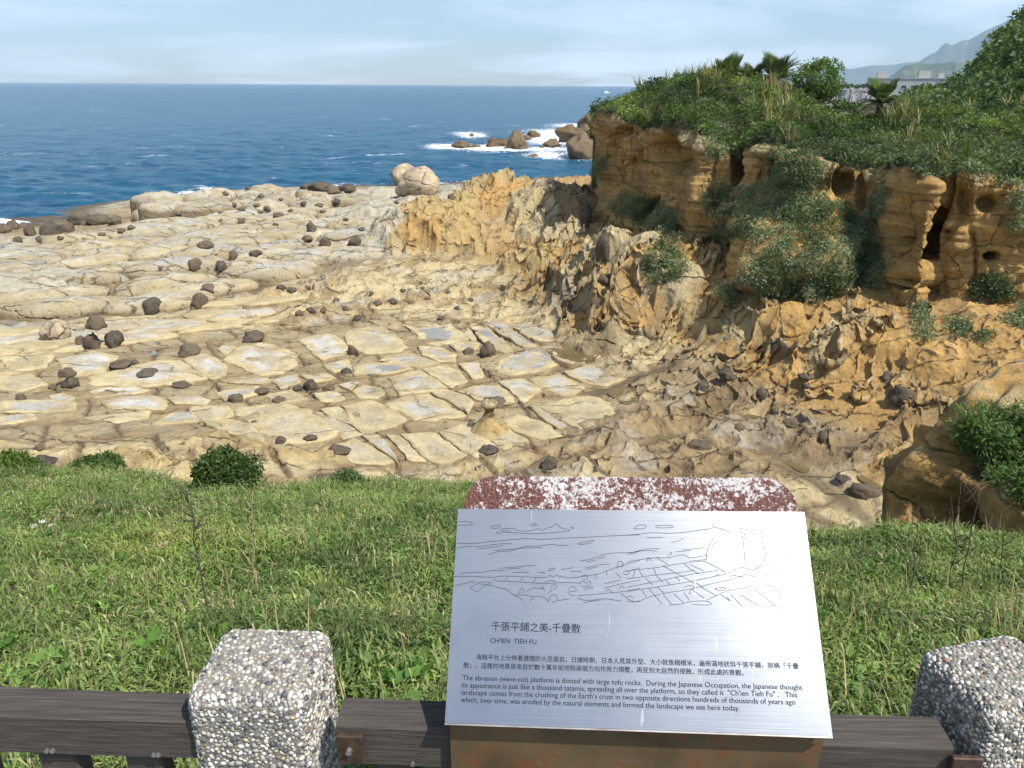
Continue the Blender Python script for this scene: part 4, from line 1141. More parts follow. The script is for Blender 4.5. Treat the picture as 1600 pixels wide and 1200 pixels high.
def scatter_mesh(name, templates, P, N, S, C, mat, tilt=.6, rnd=None, zscale=None):
    """copies templates to points P along normals N, sizes S, colours C; everything ends in one mesh"""
    r = rnd or VR
    V = []; Q = []; K = []; off = 0
    n = len(P); pick = r.randint(0, len(templates), n); rot = r.uniform(0, 6.283, n)
    for t, (tv, tq, tt) in enumerate(templates):
        idx = np.where(pick == t)[0]
        if not len(idx): continue
        z = N[idx] * tilt + np.array([0, 0, 1.0]) * (1 - tilt); z /= np.linalg.norm(z, axis=1, keepdims=True) + 1e-9
        x = np.cross(np.stack([np.cos(rot[idx]), np.sin(rot[idx]), 0 * rot[idx]], -1), z); x /= np.linalg.norm(x, axis=1, keepdims=True) + 1e-9
        y = np.cross(z, x)
        W = P[idx][:, None] + S[idx][:, None, None] * (tv[None, :, 0:1] * x[:, None] + tv[None, :, 1:2] * y[:, None] + tv[None, :, 2:3] * z[:, None])
        V.append(W.reshape(-1, 3)); K.append((C[idx][:, None] * tt[None, :, None]).reshape(-1, 3))
        Q.append((tq[None] + (np.arange(len(idx)) * len(tv))[:, None, None] + off).reshape(-1, 4)); off += len(idx) * len(tv)
    return mesh_np(name, np.concatenate(V), np.concatenate(Q), mat, np.concatenate(K), smooth=False)

def green_mix(n, cols, w, var=.25, rnd=None):
    r = rnd or VR
    c = np.array(cols)[r.choice(len(cols), n, p=np.array(w) / sum(w))]
    return c * r.uniform(1 - var, 1 + var, (n, 1))

SHRUB_T = [leaf_clump(22, .26, .17, .065, s) for s in range(5)]
FINE_T = [leaf_clump(20, .20, .13, .048, 20 + s) for s in range(5)]
REED_T = [blade_tuft(40 + s, 12, .8, .035, .55) for s in range(4)]

# ---- growth over the top of the headland
rs_ = np.random.RandomState(70)
rowsel = np.where((HT[:, 0] > 1.0) & (HT[:, 0] < 2.5))[0]
A = np.linalg.norm(np.cross(np.gradient(HV, axis=0), np.gradient(HV, axis=1)), axis=-1)[rowsel]
A = A * (1 + 2.5 * (HT[rowsel] < 1.06))
prob = (A / A.sum()).ravel()
pick = rs_.choice(len(prob), 6600, p=prob)
ri, ci = rowsel[pick // HN], pick % HN
HP = HVd[ri, ci] + rs_.normal(size=(len(ri), 3)) * .08; HNn = HNrm[ri, ci]; HNn = np.where(HNn[:, 2:3] < 0, -HNn, HNn)
tn = fbm2(HP[:, 0] * .28, HP[:, 1] * .28, 4, 501)
ppx, ppy = project(HP)
reedw = .35 * sstep(.2, .5, fbm2(HP[:, 0] * .22 + 7, HP[:, 1] * .22, 3, 503))
for rx_, ry_, rw_, rh_ in ((1110, 120, 45, 22), (1225, 175, 26, 34), (1410, 180, 30, 26), (1170, 170, 14, 20), (1330, 165, 20, 8)):
    reedw = np.maximum(reedw, np.exp(-((ppx - rx_) / rw_) ** 2 - ((ppy - ry_) / rh_) ** 2))
is_reed = rs_.rand(len(HP)) < reedw * .26
dark, mid, lite = np.array([.032, .064, .016]), np.array([.075, .125, .028]), np.array([.14, .20, .045])
Cb = lerp3(lerp3(np.broadcast_to(dark, HP.shape).copy(), np.broadcast_to(mid, HP.shape).copy(), sstep(-.35, .1, tn)), np.broadcast_to(lite, HP.shape).copy(), sstep(.1, .55, tn) * .8)
Cb = Cb * rs_.uniform(.75, 1.3, (len(HP), 1)) * (1 + .5 * fbm2(HP[:, 0] * .8, HP[:, 1] * .8, 3, 507))[:, None].clip(.45, 1.7)
Cb = lerp3(Cb, np.broadcast_to(np.array([.12, .16, .075]), Cb.shape), sstep(215, 260, ppy) * .8)
bump_h = (.02 + .45 * sstep(-.2, .5, fbm2(HP[:, 0] * .5, HP[:, 1] * .5, 3, 509)))[:, None] * np.array([0, 0, 1.0])
b_ = ~is_reed
me = scatter_mesh('shrub_cover', SHRUB_T, (HP + bump_h)[b_], HNn[b_], rs_.uniform(.6, 1.25, b_.sum()), Cb[b_], MAT_LEAF, .7, rs_)
link('shrub_cover', me, kind='stuff', label='dense green shrub cover over the top of the headland', cat='shrubs')
Cr = green_mix(is_reed.sum(), [(.30, .25, .12), (.16, .17, .06), (.10, .14, .04)], [.45, .3, .25], .25, rs_)
me = scatter_mesh('reeds', REED_T, HP[is_reed], HNn[is_reed], rs_.uniform(.8, 1.6, is_reed.sum()), Cr, MAT_LEAF, .2, rs_)
link('reeds', me, kind='stuff', label='straw coloured reeds and long grass on top of the headland', cat='reeds')

# ---- separate patches on the cliff and the slope below: found by looking at the built rock
bpy.context.view_layer.update()
dg = bpy.context.evaluated_depsgraph_get()
def cast(px, py, only=('headland', 'rock_platform', 'rock_slab', 'rock_outcrop')):
    d_ = ray(px, py); d_ = d_ / np.linalg.norm(d_)
    o = Vector((0, 0, H)); dv = Vector(d_)
    for _ in range(6):
        ok, loc, nrm, fi, ob, mt = scene.ray_cast(dg, o, dv)
        if not ok: return None
        if ob.name.split('.')[0] in only:
            return np.array(loc), np.array(nrm)
        o = loc + dv * .02
    return None

PATCH = [
 ('low green shrub mat on the ledge under the cliff tip', [(950,322),(985,298),(1010,300),(1040,325),(1066,345),(1060,370),(1035,375),(1000,355),(965,335)], 300),
 ('green shrub patch hanging below the ledge mat', [(1015,385),(1035,372),(1062,385),(1072,415),(1060,435),(1020,442),(1000,432)], 220),
 ('large grey-green shrub mass draped down the middle of the cliff', [(1105,292),(1130,286),(1165,302),(1198,282),(1195,252),(1230,262),(1260,280),(1290,310),(1330,330),(1365,342),(1375,380),(1385,430),(1375,448),(1330,440),(1290,462),(1230,468),(1180,455),(1165,420),(1192,400),(1178,372),(1150,372),(1125,378),(1105,370),(1125,345),(1095,340)], 1500),
 ('shrub clump hanging over the cliff edge left of the pale knob', [(1095,208),(1130,198),(1152,225),(1142,246),(1108,240)], 150),
 ('shrub curtain between the pale knob and the bare ochre panel', [(1205,235),(1250,240),(1290,262),(1270,290),(1235,275),(1205,262)], 200),
 ('round green shrub tuft perched on the cliff foot at the far right', [(1515,444),(1545,428),(1585,440),(1580,460),(1530,464)], 110),
 ('green plant cut by the right edge below the perched tuft', [(1563,502),(1600,474),(1612,480),(1612,512)], 60),
 ('straggling green creeper on the ochre slope', [(1418,470),(1440,478),(1458,512),(1448,536),(1425,528),(1432,503)], 70),
 ('small green plant beside the creeper on the ochre slope', [(1478,498),(1508,505),(1520,525),(1500,528)], 45),
 ('single small tuft of green on the ochre slope', [(1530,522),(1546,520),(1550,534),(1534,538)], 20),
 ('small shrub among the honeycomb rims below the draped mass', [(1118,446),(1150,440),(1160,464),(1130,472)], 60),
 ('shrubs clinging to the cliff face at the right edge', [(1588,300),(1612,298),(1612,385),(1580,360)], 80),
 ('narrow shrub growing in the cleft beside the shaded cliff panel', [(1368,302),(1388,288),(1376,345),(1352,352)], 70),
 ('green creeper on the seaward tip of the cliff', [(918,272),(938,236),(946,262),(932,288)], 80),
 ('green shrubs spilling over the cliff edge at the upper right', [(1425,255),(1500,240),(1600,258),(1600,292),(1560,286),(1510,268),(1478,276),(1440,268)], 260),
]
for lab, poly, cnt in PATCH:
    P = np.array(poly, float); lo, hi = P.min(0), P.max(0); pts = []; nr = []
    r = np.random.RandomState(len(lab) + cnt)
    tries = 0
    while len(pts) < cnt and tries < cnt * 6:
        tries += 1
        q = r.uniform(lo, hi)
        jx, jy = q + r.normal(size=2) * 4
        if not in_poly(np.array([jx]), np.array([jy]), poly)[0]: continue
        h = cast(q[0], q[1])
        if h is None or np.hypot(*h[0][:2]) > 70: continue
        n = h[1] if np.dot(h[1], -ray(q[0], q[1])) > 0 else -h[1]
        pts.append(h[0] + n * r.uniform(-.02, .16)); nr.append(n)
    if len(pts) < 4: continue
    pts = np.array(pts); nr = np.array(nr)
    c0 = pts[pts[:, 2].argmin()]
    tone = fbm2(pts[:, 0] * .8, pts[:, 2] * .8 + pts[:, 1] * .3, 3, 511)
    C = lerp3(np.broadcast_to(np.array([.10, .145, .065]), pts.shape).copy(), np.broadcast_to(np.array([.23, .28, .165]), pts.shape).copy(), sstep(-.3, .4, tone)) * r.uniform(.8, 1.25, (len(pts), 1))
    me = scatter_mesh('shrub_patch', FINE_T, pts - c0, nr, r.uniform(.6, 1.15, len(pts)), C, MAT_LEAF, .75, r)
    link('shrub_patch', me, None, lab, 'shrub', 'shrub patches on the cliff', None, c0)

# ---- cycad palms on the skyline
MAT_BARK = flat_mat('palm_bark', (.10, .075, .05), .9, 0, .3, 12, .02)
def palm(px, py, r, size, label):
    b = at_r(px, py, r)
    t = empty('cycad_palm', b, label, 'palm', 'palms on the headland top')
    rr_ = np.random.RandomState(int(px))
    mb = MB(); mb.tube([(0, 0, -1.2), (0.05, 0, -.4), (0, .02, .12)], [.17, .15, .12], 8)
    link('trunk', mb.mesh('palm_trunk', MAT_BARK, True), t)
    for k in range(38):
        a = k * 2.4 + rr_.uniform(-.2, .2); el = rr_.uniform(.0, 1.15); L = size * rr_.uniform(.8, 1.1)
        V = []; Q = []; K = []
        dirh = np.array([math.cos(a), math.sin(a), 0]); side = np.array([-math.sin(a), math.cos(a), 0])
        pts = [dirh * L * f * math.cos(el) * (1 - .1 * f) + np.array([0, 0, L * (f * math.sin(el) - .55 * f * f * math.cos(el))]) for f in np.linspace(0, 1, 8)]
        for i in range(7):
            p, q = pts[i], pts[i + 1]
            for h_ in range(2):
                pp = p + (q - p) * h_ * .5
                ll = L * .24 * math.sin(math.pi * min(1, .15 + (i + h_ * .5) / 8.2)) + .03
                for s in (-1, 1):
                    tip = pp + side * s * ll + (q - p) * 1.2 + np.array([0, 0, .05 * L])
                    b_i = len(V); V += [pp, pp + (q - p) * .30, tip, pp + side * s * ll * .5 + (q - p) * .30]; Q.append((b_i, b_i + 1, b_i + 2, b_i + 3))
        col = np.array([.085, .12, .045]) * rr_.uniform(.7, 1.4) if el > .15 else np.array([.20, .16, .08])
        me = mesh_np('frond', np.array(V), np.array(Q), MAT_LEAF, np.broadcast_to(col, (len(V), 3)), smooth=False)
        link('frond', me, t)
palm(1137, 124, 46.5, 1.8, 'broad dark cycad palm among reeds on the headland summit')
palm(1210, 124, 45.5, 1.9, 'tallest cycad palm against the sky on the headland')
palm(1174, 125, 46.0, 1.5, 'smaller cycad palm between the two large ones')
palm(1375, 160, 42.0, 1.5, 'lone cycad palm in front of the pale building')

# ---- the light green small tree
def round_bush(name, base, rx_, rz_, cols, w, n, label, cat, seed, trunk_h, tmpl=None, scale=(.7, 1.3), group=None):
    r = np.random.RandomState(seed)
    t = empty(name, base, label, cat, group)
    P = r.normal(size=(n, 3)); P /= np.linalg.norm(P, axis=1, keepdims=True)
    rad = r.uniform(.55, 1.0, (n, 1)) ** .6
    lump = 1 + .28 * fbm3(P[:, 0] * 1.6, P[:, 1] * 1.6, P[:, 2] * 1.6, 3, seed)[:, None]
    N = P.copy(); P = P * rad * lump * np.array([rx_, rx_, rz_]) + np.array([0, 0, trunk_h + rz_ * .9])
    P = P[P[:, 2] > -.1 * rz_]; N = N[:len(P)]
    N = P - np.array([0, 0, trunk_h + rz_ * .9]); N /= np.linalg.norm(N, axis=1, keepdims=True) + 1e-9
    me = scatter_mesh('crown', tmpl or SHRUB_T, P, N, r.uniform(*scale, len(P)), green_mix(len(P), cols, w, .25, r), MAT_LEAF, .8, r)
    link('crown', me, t)
    mb = MB()
    for k in range(4):
        a = r.uniform(0, 6.28)
        e = np.array([math.cos(a) * rx_ * .5, math.sin(a) * rx_ * .5, trunk_h + rz_ * 1.1])
        mb.tube([(0, 0, -.15 * rz_ - .05), e * .45 + np.array([0, 0, .05]), e], [.09 * rx_, .06 * rx_, .015 * rx_], 6)
    link('trunk', mb.mesh('trunk', MAT_BARK, True), t)
    return t
round_bush('small_tree', at_r(1274, 158, 45.0), 1.15, .95, [(.10, .17, .03), (.14, .22, .045), (.07, .12, .025)], [.5, .3, .2], 260, 'light green leafy small tree on the headland skyline', 'tree', 91, .1)

# ---- wooded hillside cover
r = np.random.RandomState(77)
Ah = np.linalg.norm(np.cross(np.gradient(HSV, axis=0), np.gradient(HSV, axis=1)), axis=-1)
pk = r.choice(Ah.size, 2900, p=(Ah / Ah.sum()).ravel())
P = HSV.reshape(-1, 3)[pk] + r.normal(size=(len(pk), 3)) * np.array([1.0, 1.0, .25])
tn = fbm2(P[:, 0] * .06, P[:, 1] * .06 + P[:, 2] * .05, 4, 521)
C = lerp3(np.broadcast_to(np.array([.07, .12, .035]), P.shape).copy(), np.broadcast_to(np.array([.17, .24, .075]), P.shape).copy(), sstep(-.3, .4, tn)) * r.uniform(.7, 1.3, (len(P), 1))
TREE_T = [leaf_clump(40, 1.0, .55, .27, 60 + s, .8) for s in range(4)]
N_ = np.tile(np.array([[-.4, -.5, .75]]), (len(P), 1))
me = scatter_mesh('hillside_trees', TREE_T, P, N_, r.uniform(.7, 1.6, len(P)), C, MAT_LEAF, .6, r)
link('hillside_trees', me, kind='stuff', label='trees and scrub covering the right hillside', cat='trees')
# far low coast trees
r = np.random.RandomState(78)
px_ = r.uniform(1240, 1500, 200); Pc = at_r(px_, 137.5 + r.uniform(-1, 3, 200), r.uniform(430, 640, 200))
me = scatter_mesh('coast_trees', TREE_T, Pc, np.tile([[0, 0, 1.]], (200, 1)), r.uniform(1.2, 3.2, 200), green_mix(200, [(.03, .05, .02), (.05, .075, .03)], [.6, .4], .25, r), MAT_LEAF, .5, r)
link('coast_trees', me, kind='stuff', label='line of dark trees on the low far coast', cat='trees')
# ================================================================== loose boulders
def rock_template(seed, sub=3, amp=.28, squash=.8, pits=0.0, freq=1.3, facet=1.0):
    import bmesh
    bm = bmesh.new(); bmesh.ops.create_icosphere(bm, subdivisions=sub, radius=1.0)
    V = np.array([v.co[:] for v in bm.verts]); Fc = np.array([[v.index for v in f.verts] for f in bm.faces]); bm.free()
    n = fbm3(V[:, 0] * freq + seed * 3.1, V[:, 1] * freq, V[:, 2] * freq, 4, seed)
    w = worley3(V[:, 0] * 1.5 + seed, V[:, 1] * 1.5, V[:, 2] * 1.5, seed)
    pr = np.random.RandomState(seed); rad = np.full(len(V), 9.0)
    for _k in range(16):
        pn = pr.normal(size=3); pn /= np.linalg.norm(pn)
        rad = np.minimum(rad, pr.uniform(.78, 1.0) / np.maximum(V @ pn, .05))
    rad = 1 + facet * (np.minimum(rad, 1.25) - 1)
    rad = rad * (1 + amp * .7 * n) - .10 * sstep(.18, .0, w[1] - w[0])
    if pits:
        q = worley3(V[:, 0] * 3.3 + seed, V[:, 1] * 3.3, V[:, 2] * 3.3, seed + 5)[0]
        rad -= pits * sstep(.45, .1, q)
    V = V * rad[:, None] * np.array([1, 1, squash])
    V[:, 2] = np.where(V[:, 2] < -.45, -.45 + (V[:, 2] + .45) * .3, V[:, 2]) + .45
    col = np.array([.095, .078, .058]) * (1 + .5 * n + .3 * noise3(V[:, 0] * 4, V[:, 1] * 4, V[:, 2] * 4, seed))[:, None]
    return V, Fc, col

ROCK_T = []
for k in range(6):
    v, f, c = rock_template(600 + k, 3, .34, .85, .14)
    ROCK_T.append(mesh_np('boulder', v, f, MAT_DARK, c))
SMALL_T = []
for k in range(4):
    v, f, c = rock_template(620 + k, 2, .34, .8, .1)
    SMALL_T.append(mesh_np('boulder', v, f, MAT_DARK, c))
FLAT_T = []
for k in range(3):
    v, f, c = rock_template(640 + k, 3, .3, .5, .12)
    FLAT_T.append(mesh_np('boulder', v, f, MAT_DARK, c))
PALE_T = []
for k in range(3):
    v, f, c = rock_template(660 + k, 4, .20, .8, 0, .9, .35)
    PALE_T.append(mesh_np('boulder', v, f, MAT_ROCK, c / .085 * .33 * np.array([1.0, .97, .88])))

bpy.context.view_layer.update()
dg = bpy.context.evaluated_depsgraph_get()
BR = np.random.RandomState(9)
def boulder(px, py, w, h, label, group=None, kind='n', lift=0.0, name='boulder'):
    hit = cast(px, py, ('rock_platform', 'rock_slab', 'headland'))
    p = hit[0] if hit else at_z(px, py, 1.2)
    dist = np.linalg.norm(p - np.array([0, 0, H])); m = dist / F * math.sqrt(1 + ((px - 800) ** 2 + (py - 600) ** 2) / F ** 2) ** -1
    m = dist / math.hypot(F, math.hypot(px - 800, py - 600))
    tl = {'n': ROCK_T, 'f': FLAT_T, 'p': PALE_T}[kind]
    if kind == 'n' and w < 17: tl = SMALL_T
    o = link(name, tl[BR.randint(len(tl))], None, label, 'boulder', group)
    if kind != 'p': w, h = w * .80, h * .76
    rx_ = w * m / 2; rz_ = h * m / 1.45 * 1.05
    hz = 1.3 if kind != 'f' else .95
    o.scale = (rx_ * BR.uniform(.92, 1.05), rx_ * BR.uniform(.8, 1.1), h * m / hz)
    o.rotation_euler = (0, 0, BR.uniform(0, 6.28))
    u = p[:2] / np.linalg.norm(p[:2])
    o.location = (p[0] + u[0] * rx_ * .5, p[1] + u[1] * rx_ * .5, p[2] - .04 - .06 * h * m + lift * m)
    return o

NAMED = [
 (147,545,30,38,'dark split boulder leaning left under the perched round boulder','n',0),
 (180,541,34,36,'dark boulder on the right of the trio under the perched round boulder','n',0),
 (126,538,20,18,'small dark boulder at the left foot of the boulder pile','n',0),
 (157,545,36,28,'round dark boulder perched on top of the boulder pile','n',36),
 (190,575,40,18,'flat-topped dark boulder just below the boulder pile','f',0),
 (210,569,16,13,'small round boulder at the right end of the flat-topped one','n',0),
 (112,606,32,22,'dark boulder forming the lower of a stacked pair','n',0),
 (110,603,29,18,'dark boulder forming the upper of a stacked pair','n',18),
 (82,609,15,14,'small dark boulder left of the stacked pair','n',0),
 (34,625,24,16,'dark stone on the pale rock left of the stacked pair','n',0),
 (228,588,42,13,'low cracked brown dome of rock on the pale slab','f',0),
 (284,606,42,13,'low curved dark rock rim on the grey slab edge','f',0),
 (296,556,46,28,'arched dark rock curling over a pale grey slab','f',0),
 (396,533,46,24,'brown rounded outcrop above the round grey slab','f',0),
 (551,554,21,23,'dark mushroom-shaped stone on the white slab','n',0),
 (541,583,20,13,'dark oval stone by the shallow pool','n',0),
 (732,553,24,16,'dark domed stone left of the split boulder on the platform','n',0),
 (762,557,30,29,'dark split boulder on the middle of the platform','n',0),
 (466,611,20,13,'ring-shaped dark stone at the left of a row of three','n',0),
 (487,609,28,20,'blocky dark stone in the middle of a row of three','n',0),
 (513,610,26,13,'dark stone with a pale hollow at the right of a row of three','f',0),
 (370,628,28,20,'dark stone with a pale hollow on its right','n',0),
 (410,616,30,15,'grey-brown low stone beside the hollow stone','f',0),
 (436,628,28,12,'low dark stone with a pale seam','f',0),
 (438,693,20,16,'pointed dark stone on the cream slab','n',0),
 (487,688,28,14,'dark stone with a whitish skirt on the cream slab','f',0),
 (397,660,14,6,'tiny dark stone on the edge of the cream slab','f',0),
 (531,709,42,13,'long low dark stone near the front of the platform','f',0),
 (510,756,38,24,'large purple-brown boulder just above the grass edge','n',0),
 (537,752,26,22,'smooth brown boulder next to the purple-brown one','n',0),
 (772,634,48,16,'flat dark rock cluster behind the mushroom pinnacle','f',0),
 (765,707,38,13,'ring-marked low grey stone on the front slabs','f',0),
 (858,732,36,22,'dark cracked stone just above the sign','n',0),
 (286,694,11,7,'tiny dark stone on the yellow ledge above the grass','n',0),
 (62,704,18,16,'round grey-brown stone near the lower left grass','n',0),
 (68,732,52,26,'large black-brown boulder at the lower left by the grass','n',0),
 (240,486,38,32,'grey-brown boulder in the channel under the pale shelf','n',0),
 (312,478,30,26,'dark cracked boulder beside the channel','n',0),
 (326,456,28,18,'dark boulder wedged under the shelf edge','n',0),
 (306,419,26,24,'black boulder on the shelf, left of a pair','n',0),
 (346,420,24,20,'grey boulder on the shelf, right of a pair','n',0),
 (366,404,20,20,'dark knob on the shelf above the pair','n',0),
 (320,387,31,16,'wide brown boulder on the pale shelf','f',0),
 (487,362,20,20,'tall dark block standing on the pale shelf','n',0),
 (480,377,23,13,'brown stone below the tall dark block','n',0),
 (402,399,26,13,'rounded grey stone on the shelf','f',0),
 (508,384,24,18,'dark twin-topped stone on the pale swelling','n',0),
 (556,384,28,18,'dark pitted cap on a pale rock swelling','n',0),
 (942,402,32,52,'tall dark boulder at the foot of the cliff tip','n',0),
 (914,350,30,46,'dark upright boulder against the cliff corner','n',0),
 (945,445,34,26,'round dark boulder in a hollow of the honeycomb rock','n',0),
 (932,478,20,20,'small round dark stone below the hollow','n',0),
 (1098,609,28,20,'black pitted boulder on the grey ledge right of the platform','n',0),
 (1136,593,32,20,'dark boulder under the thin rock rim','n',0),
 (1260,606,16,12,'round dark stone in the ochre bowl','n',0),
 (1258,592,30,15,'flat dark stone beside the ochre bowl','f',0),
 (1155,670,22,13,'small dark knob with a hollow among wet rocks','n',0),
 (1090,702,46,20,'reddish-brown boulder by the shallow pools','n',0),
 (1408,630,46,40,'large dark honeycombed boulder on the ochre slope','n',0),
 (1386,594,30,18,'dark stone above the honeycombed boulder','n',0),
 (1232,664,32,15,'dark flat rock in the wet gully','f',0),
 (1282,690,22,26,'narrow dark honeycomb stub in the gully','n',0),
 (1352,778,52,30,'long black boulder beside the pool near the sign','n',0),
 (1315,752,30,14,'grey flat stone left of the long black boulder','f',0),
 (1188,622,20,26,'pale-topped honeycomb stub on the ochre slope','n',0),
 (90,530,46,36,'white and black banded boulder at the end of the dark pile','p',0),
 (655,302,76,44,'huge pale rounded boulder on the shore','p',0),
 (634,290,50,30,'pale boulder resting behind the huge rounded one','p',6),
]
for px, py, w, h, lab, kd, lift in NAMED:
    boulder(px, py, w, h, lab, None, kd, lift)
SHORE = [(280,336,16,8),(345,333,14,6),(366,322,12,10),(378,330,16,11),(402,322,14,8),(418,327,18,9),(406,333,14,8),(438,313,14,8),(436,339,20,12),(408,309,14,11),(388,297,14,10),
 (352,304,16,9),(475,321,14,13),(498,323,16,9),(455,331,16,8),(527,318,16,13),(378,346,18,9),(345,346,12,7),(505,332,14,8),(251,421,12,9),(430,352,14,7),(565,360,14,9),(540,345,12,8),(620,318,12,8),(705,312,18,12)]
ORD = ['first', 'second', 'third', 'fourth', 'fifth', 'sixth', 'seventh', 'eighth', 'ninth', 'tenth', 'eleventh', 'twelfth', 'thirteenth', 'fourteenth', 'fifteenth', 'sixteenth', 'seventeenth', 'eighteenth', 'nineteenth', 'twentieth', 'twenty-first', 'twenty-second', 'twenty-third', 'twenty-fourth', 'twenty-fifth']
for i, a in enumerate(sorted(SHORE)):
    boulder(*a, ORD[i] + ' from the left of the small dark stones on the pale shore blocks', 'small dark stones on the shore blocks')
BLACK = [(10,364,22,16),(22,357,30,20),(48,368,28,22),(80,366,42,28),(106,362,30,20),(130,352,52,26),(152,350,42,22),(28,377,18,12),(190,364,18,10),(62,378,18,11),(180,350,26,16),(205,358,16,10),(95,374,14,9),(160,368,16,9)]
for i, a in enumerate(sorted(BLACK)):
    boulder(*a, ORD[i] + ' from the left of the black boulders at the left water edge', 'black boulders at the left water edge')
WEED = [(500,297,40,18),(520,300,34,15),(545,301,40,16),(480,294,24,12)]
for i, a in enumerate(sorted(WEED)):
    boulder(*a, ORD[i] + ' from the left of the seaweed-dark boulders in the shore gap', 'seaweed boulders in the shore gap')
BANDR = [(580,462,10,13),(630,456,12,9),(660,452,14,8),(468,492,18,12),(486,488,20,13),(505,488,16,11),(540,484,16,10),(590,476,18,11),(612,474,20,11),(640,474,16,9),(668,468,14,8),(715,482,12,7),(480,452,14,11),(455,456,18,11),
 (700,458,16,8),(690,498,14,8),(440,452,20,12),(525,470,14,9),(560,500,20,12),(735,470,12,8)]
for i, a in enumerate(sorted(BANDR)):
    boulder(*a, ORD[i] + ' from the left of the dark knobs in the broken band behind the slabs', 'dark knobs in the broken rock band')

# mushroom pinnacle in the middle of the platform
hit = cast(765, 672, ('rock_platform', 'rock_slab'))
pb = hit[0] if hit is not None else at_z(765, 672, 1.2)
zz = np.linspace(0, 1, 16); aa = np.arange(24) * 2 * math.pi / 24
prof = np.interp(zz, [0, .15, .35, .55, .66, .72, .78, .92, 1.0], [.62, .46, .30, .17, .12, .13, .24, .22, .04])
Rg = prof[:, None] * (1 + .18 * noise2(np.cos(aa)[None] * 1.5 + zz[:, None] * 2, np.sin(aa)[None] * 1.5 + 5, 701) + .12 * noise2(np.cos(aa)[None] * 5 + zz[:, None] * 9, np.sin(aa)[None] * 5, 703))
V = np.stack([Rg * np.cos(aa), Rg * np.sin(aa), np.broadcast_to(zz[:, None] * 1.08 - .06, Rg.shape)], -1)
cc = np.where((zz > .74)[:, None, None], CREAM * 1.05, np.where((zz > .5)[:, None, None], BROWN, YEL)) * np.ones((1, 24, 1))
me = mesh_np('mushroom_rock', V.reshape(-1, 3), grid_faces(16, 24, True), MAT_ROCK, cc.reshape(-1, 3))
link('mushroom_rock', me, None, 'slender mushroom-shaped rock pinnacle with a pale cap', 'rock', None, None, pb)

# ---- rocks standing in the sea
SEA_R = [
 (806,232,40,27,'largest brown rock standing in the surf offshore','n'),(780,228,34,14,'dark low rock joined to the left of the largest surf rock','n'),(722,230,34,11,'low black rock breaking the waves at the left of the reef','f'),
 (745,231,18,7,'small black rock in the surf between two larger ones','f'),(737,213,9,6,'tiny rock in a ring of foam','n'),(834,214,30,11,'dark rock behind the largest surf rock','n'),(823,218,16,8,'small dark rock beside the one behind the largest','n'),
 (832,244,24,6,'flat awash rock in front of the reef','f'),(861,229,36,13,'low dark rock left of the big blocky rock','f'),(846,231,18,5,'flat dark ledge in the foam','f'),(912,246,62,34,'big blocky brown rock at the cliff foot in the sea','n'),
 (893,222,46,24,'brown rock above the big blocky one','n'),(925,208,40,26,'tan-topped rock partly hidden behind the cliff tip','n'),(912,214,34,18,'rounded dark rock in the middle of the reef by the cliff','n'),(870,207,8,4,'small rock at the back of the reef','f'),(930,222,26,22,'dark rock wedged at the cliff tip','n')]
REEF = []
for k in range(3):
    v, f, c = rock_template(680 + k, 4, .34, .85, .06)
    REEF.append(mesh_np('sea_rock', v, f, MAT_DARK, c / .085 * np.array([.105, .085, .055])))
for px, py, w, h, lab, kd in SEA_R:
    p = at_z(px, py, 0.0); m = np.linalg.norm(p - np.array([0, 0, H])) / math.hypot(F, math.hypot(px - 800, py - 600))
    o = link('sea_rock', REEF[BR.randint(3)], None, lab, 'sea rock', 'rocks of the offshore reef')
    o.scale = (w * m / 2, w * m / 2 * .8, h * m / 1.25); o.rotation_euler = (0, 0, BR.uniform(0, 6.28))
    o.location = (p[0], p[1], p[2] - .35)

# ---- shallow tide pools
m_, nt_, b_ = nmat('pool_water')
npool = noise_node(nt_, 1.2, 4, .6, objco(nt_))
nt_.links.new(mixc(nt_, mrange(nt_, npool.outputs['Fac'], .35, .65, 0, 1), (.10, .078, .032), (.15, .12, .06)), b_.inputs['Base Color'])
b_.inputs['Roughness'].default_value = .08; b_.inputs['Specular IOR Level'].default_value = .35
MAT_POOL = m_
m_, nt_, b_ = nmat('clear_pool_water')
npool = noise_node(nt_, 1.0, 4, .6, objco(nt_))
nt_.links.new(mixc(nt_, mrange(nt_, npool.outputs['Fac'], .35, .65, 0, 1), (.20, .19, .16), (.27, .25, .20)), b_.inputs['Base Color'])
b_.inputs['Roughness'].default_value = .1
MAT_POOL2 = m_
POOLS = [
 ([(949,613),(976,606),(1005,628),(1002,637),(976,630)], MAT_POOL), ([(1017,671),(1036,664),(1063,683),(1055,688),(1026,685)], MAT_POOL), ([(1174,712),(1198,695),(1222,705),(1263,729),(1246,736),(1225,719)], MAT_POOL),
 ([(1345,738),(1365,735),(1402,742),(1403,755),(1380,762),(1350,752)], MAT_POOL), ([(852,545),(892,537),(935,555),(905,563),(885,560)], MAT_POOL), ([(790,566),(825,549),(850,556),(855,568),(815,578),(790,577)], MAT_POOL2),
 ([(1090,642),(1125,628),(1140,634),(1110,650)], MAT_POOL), ([(648,505),(690,505),(718,524),(690,533),(662,527)], MAT_POOL2), ([(566,572),(612,570),(632,576),(600,584),(572,582)], MAT_POOL2),
 ([(745,507),(757,508),(785,537),(775,538),(757,523)], MAT_POOL2), ([(30,412),(60,405),(72,408),(45,416)], MAT_POOL2), ([(110,400),(150,396),(160,399),(120,404)], MAT_POOL2), ([(205,552),(232,546),(245,552),(220,558)], MAT_POOL2),
 ([(1225,655),(1245,650),(1262,660),(1240,668)], MAT_POOL), ([(1150,652),(1180,648),(1200,660),(1170,664)], MAT_POOL)]
dg = bpy.context.evaluated_depsgraph_get()
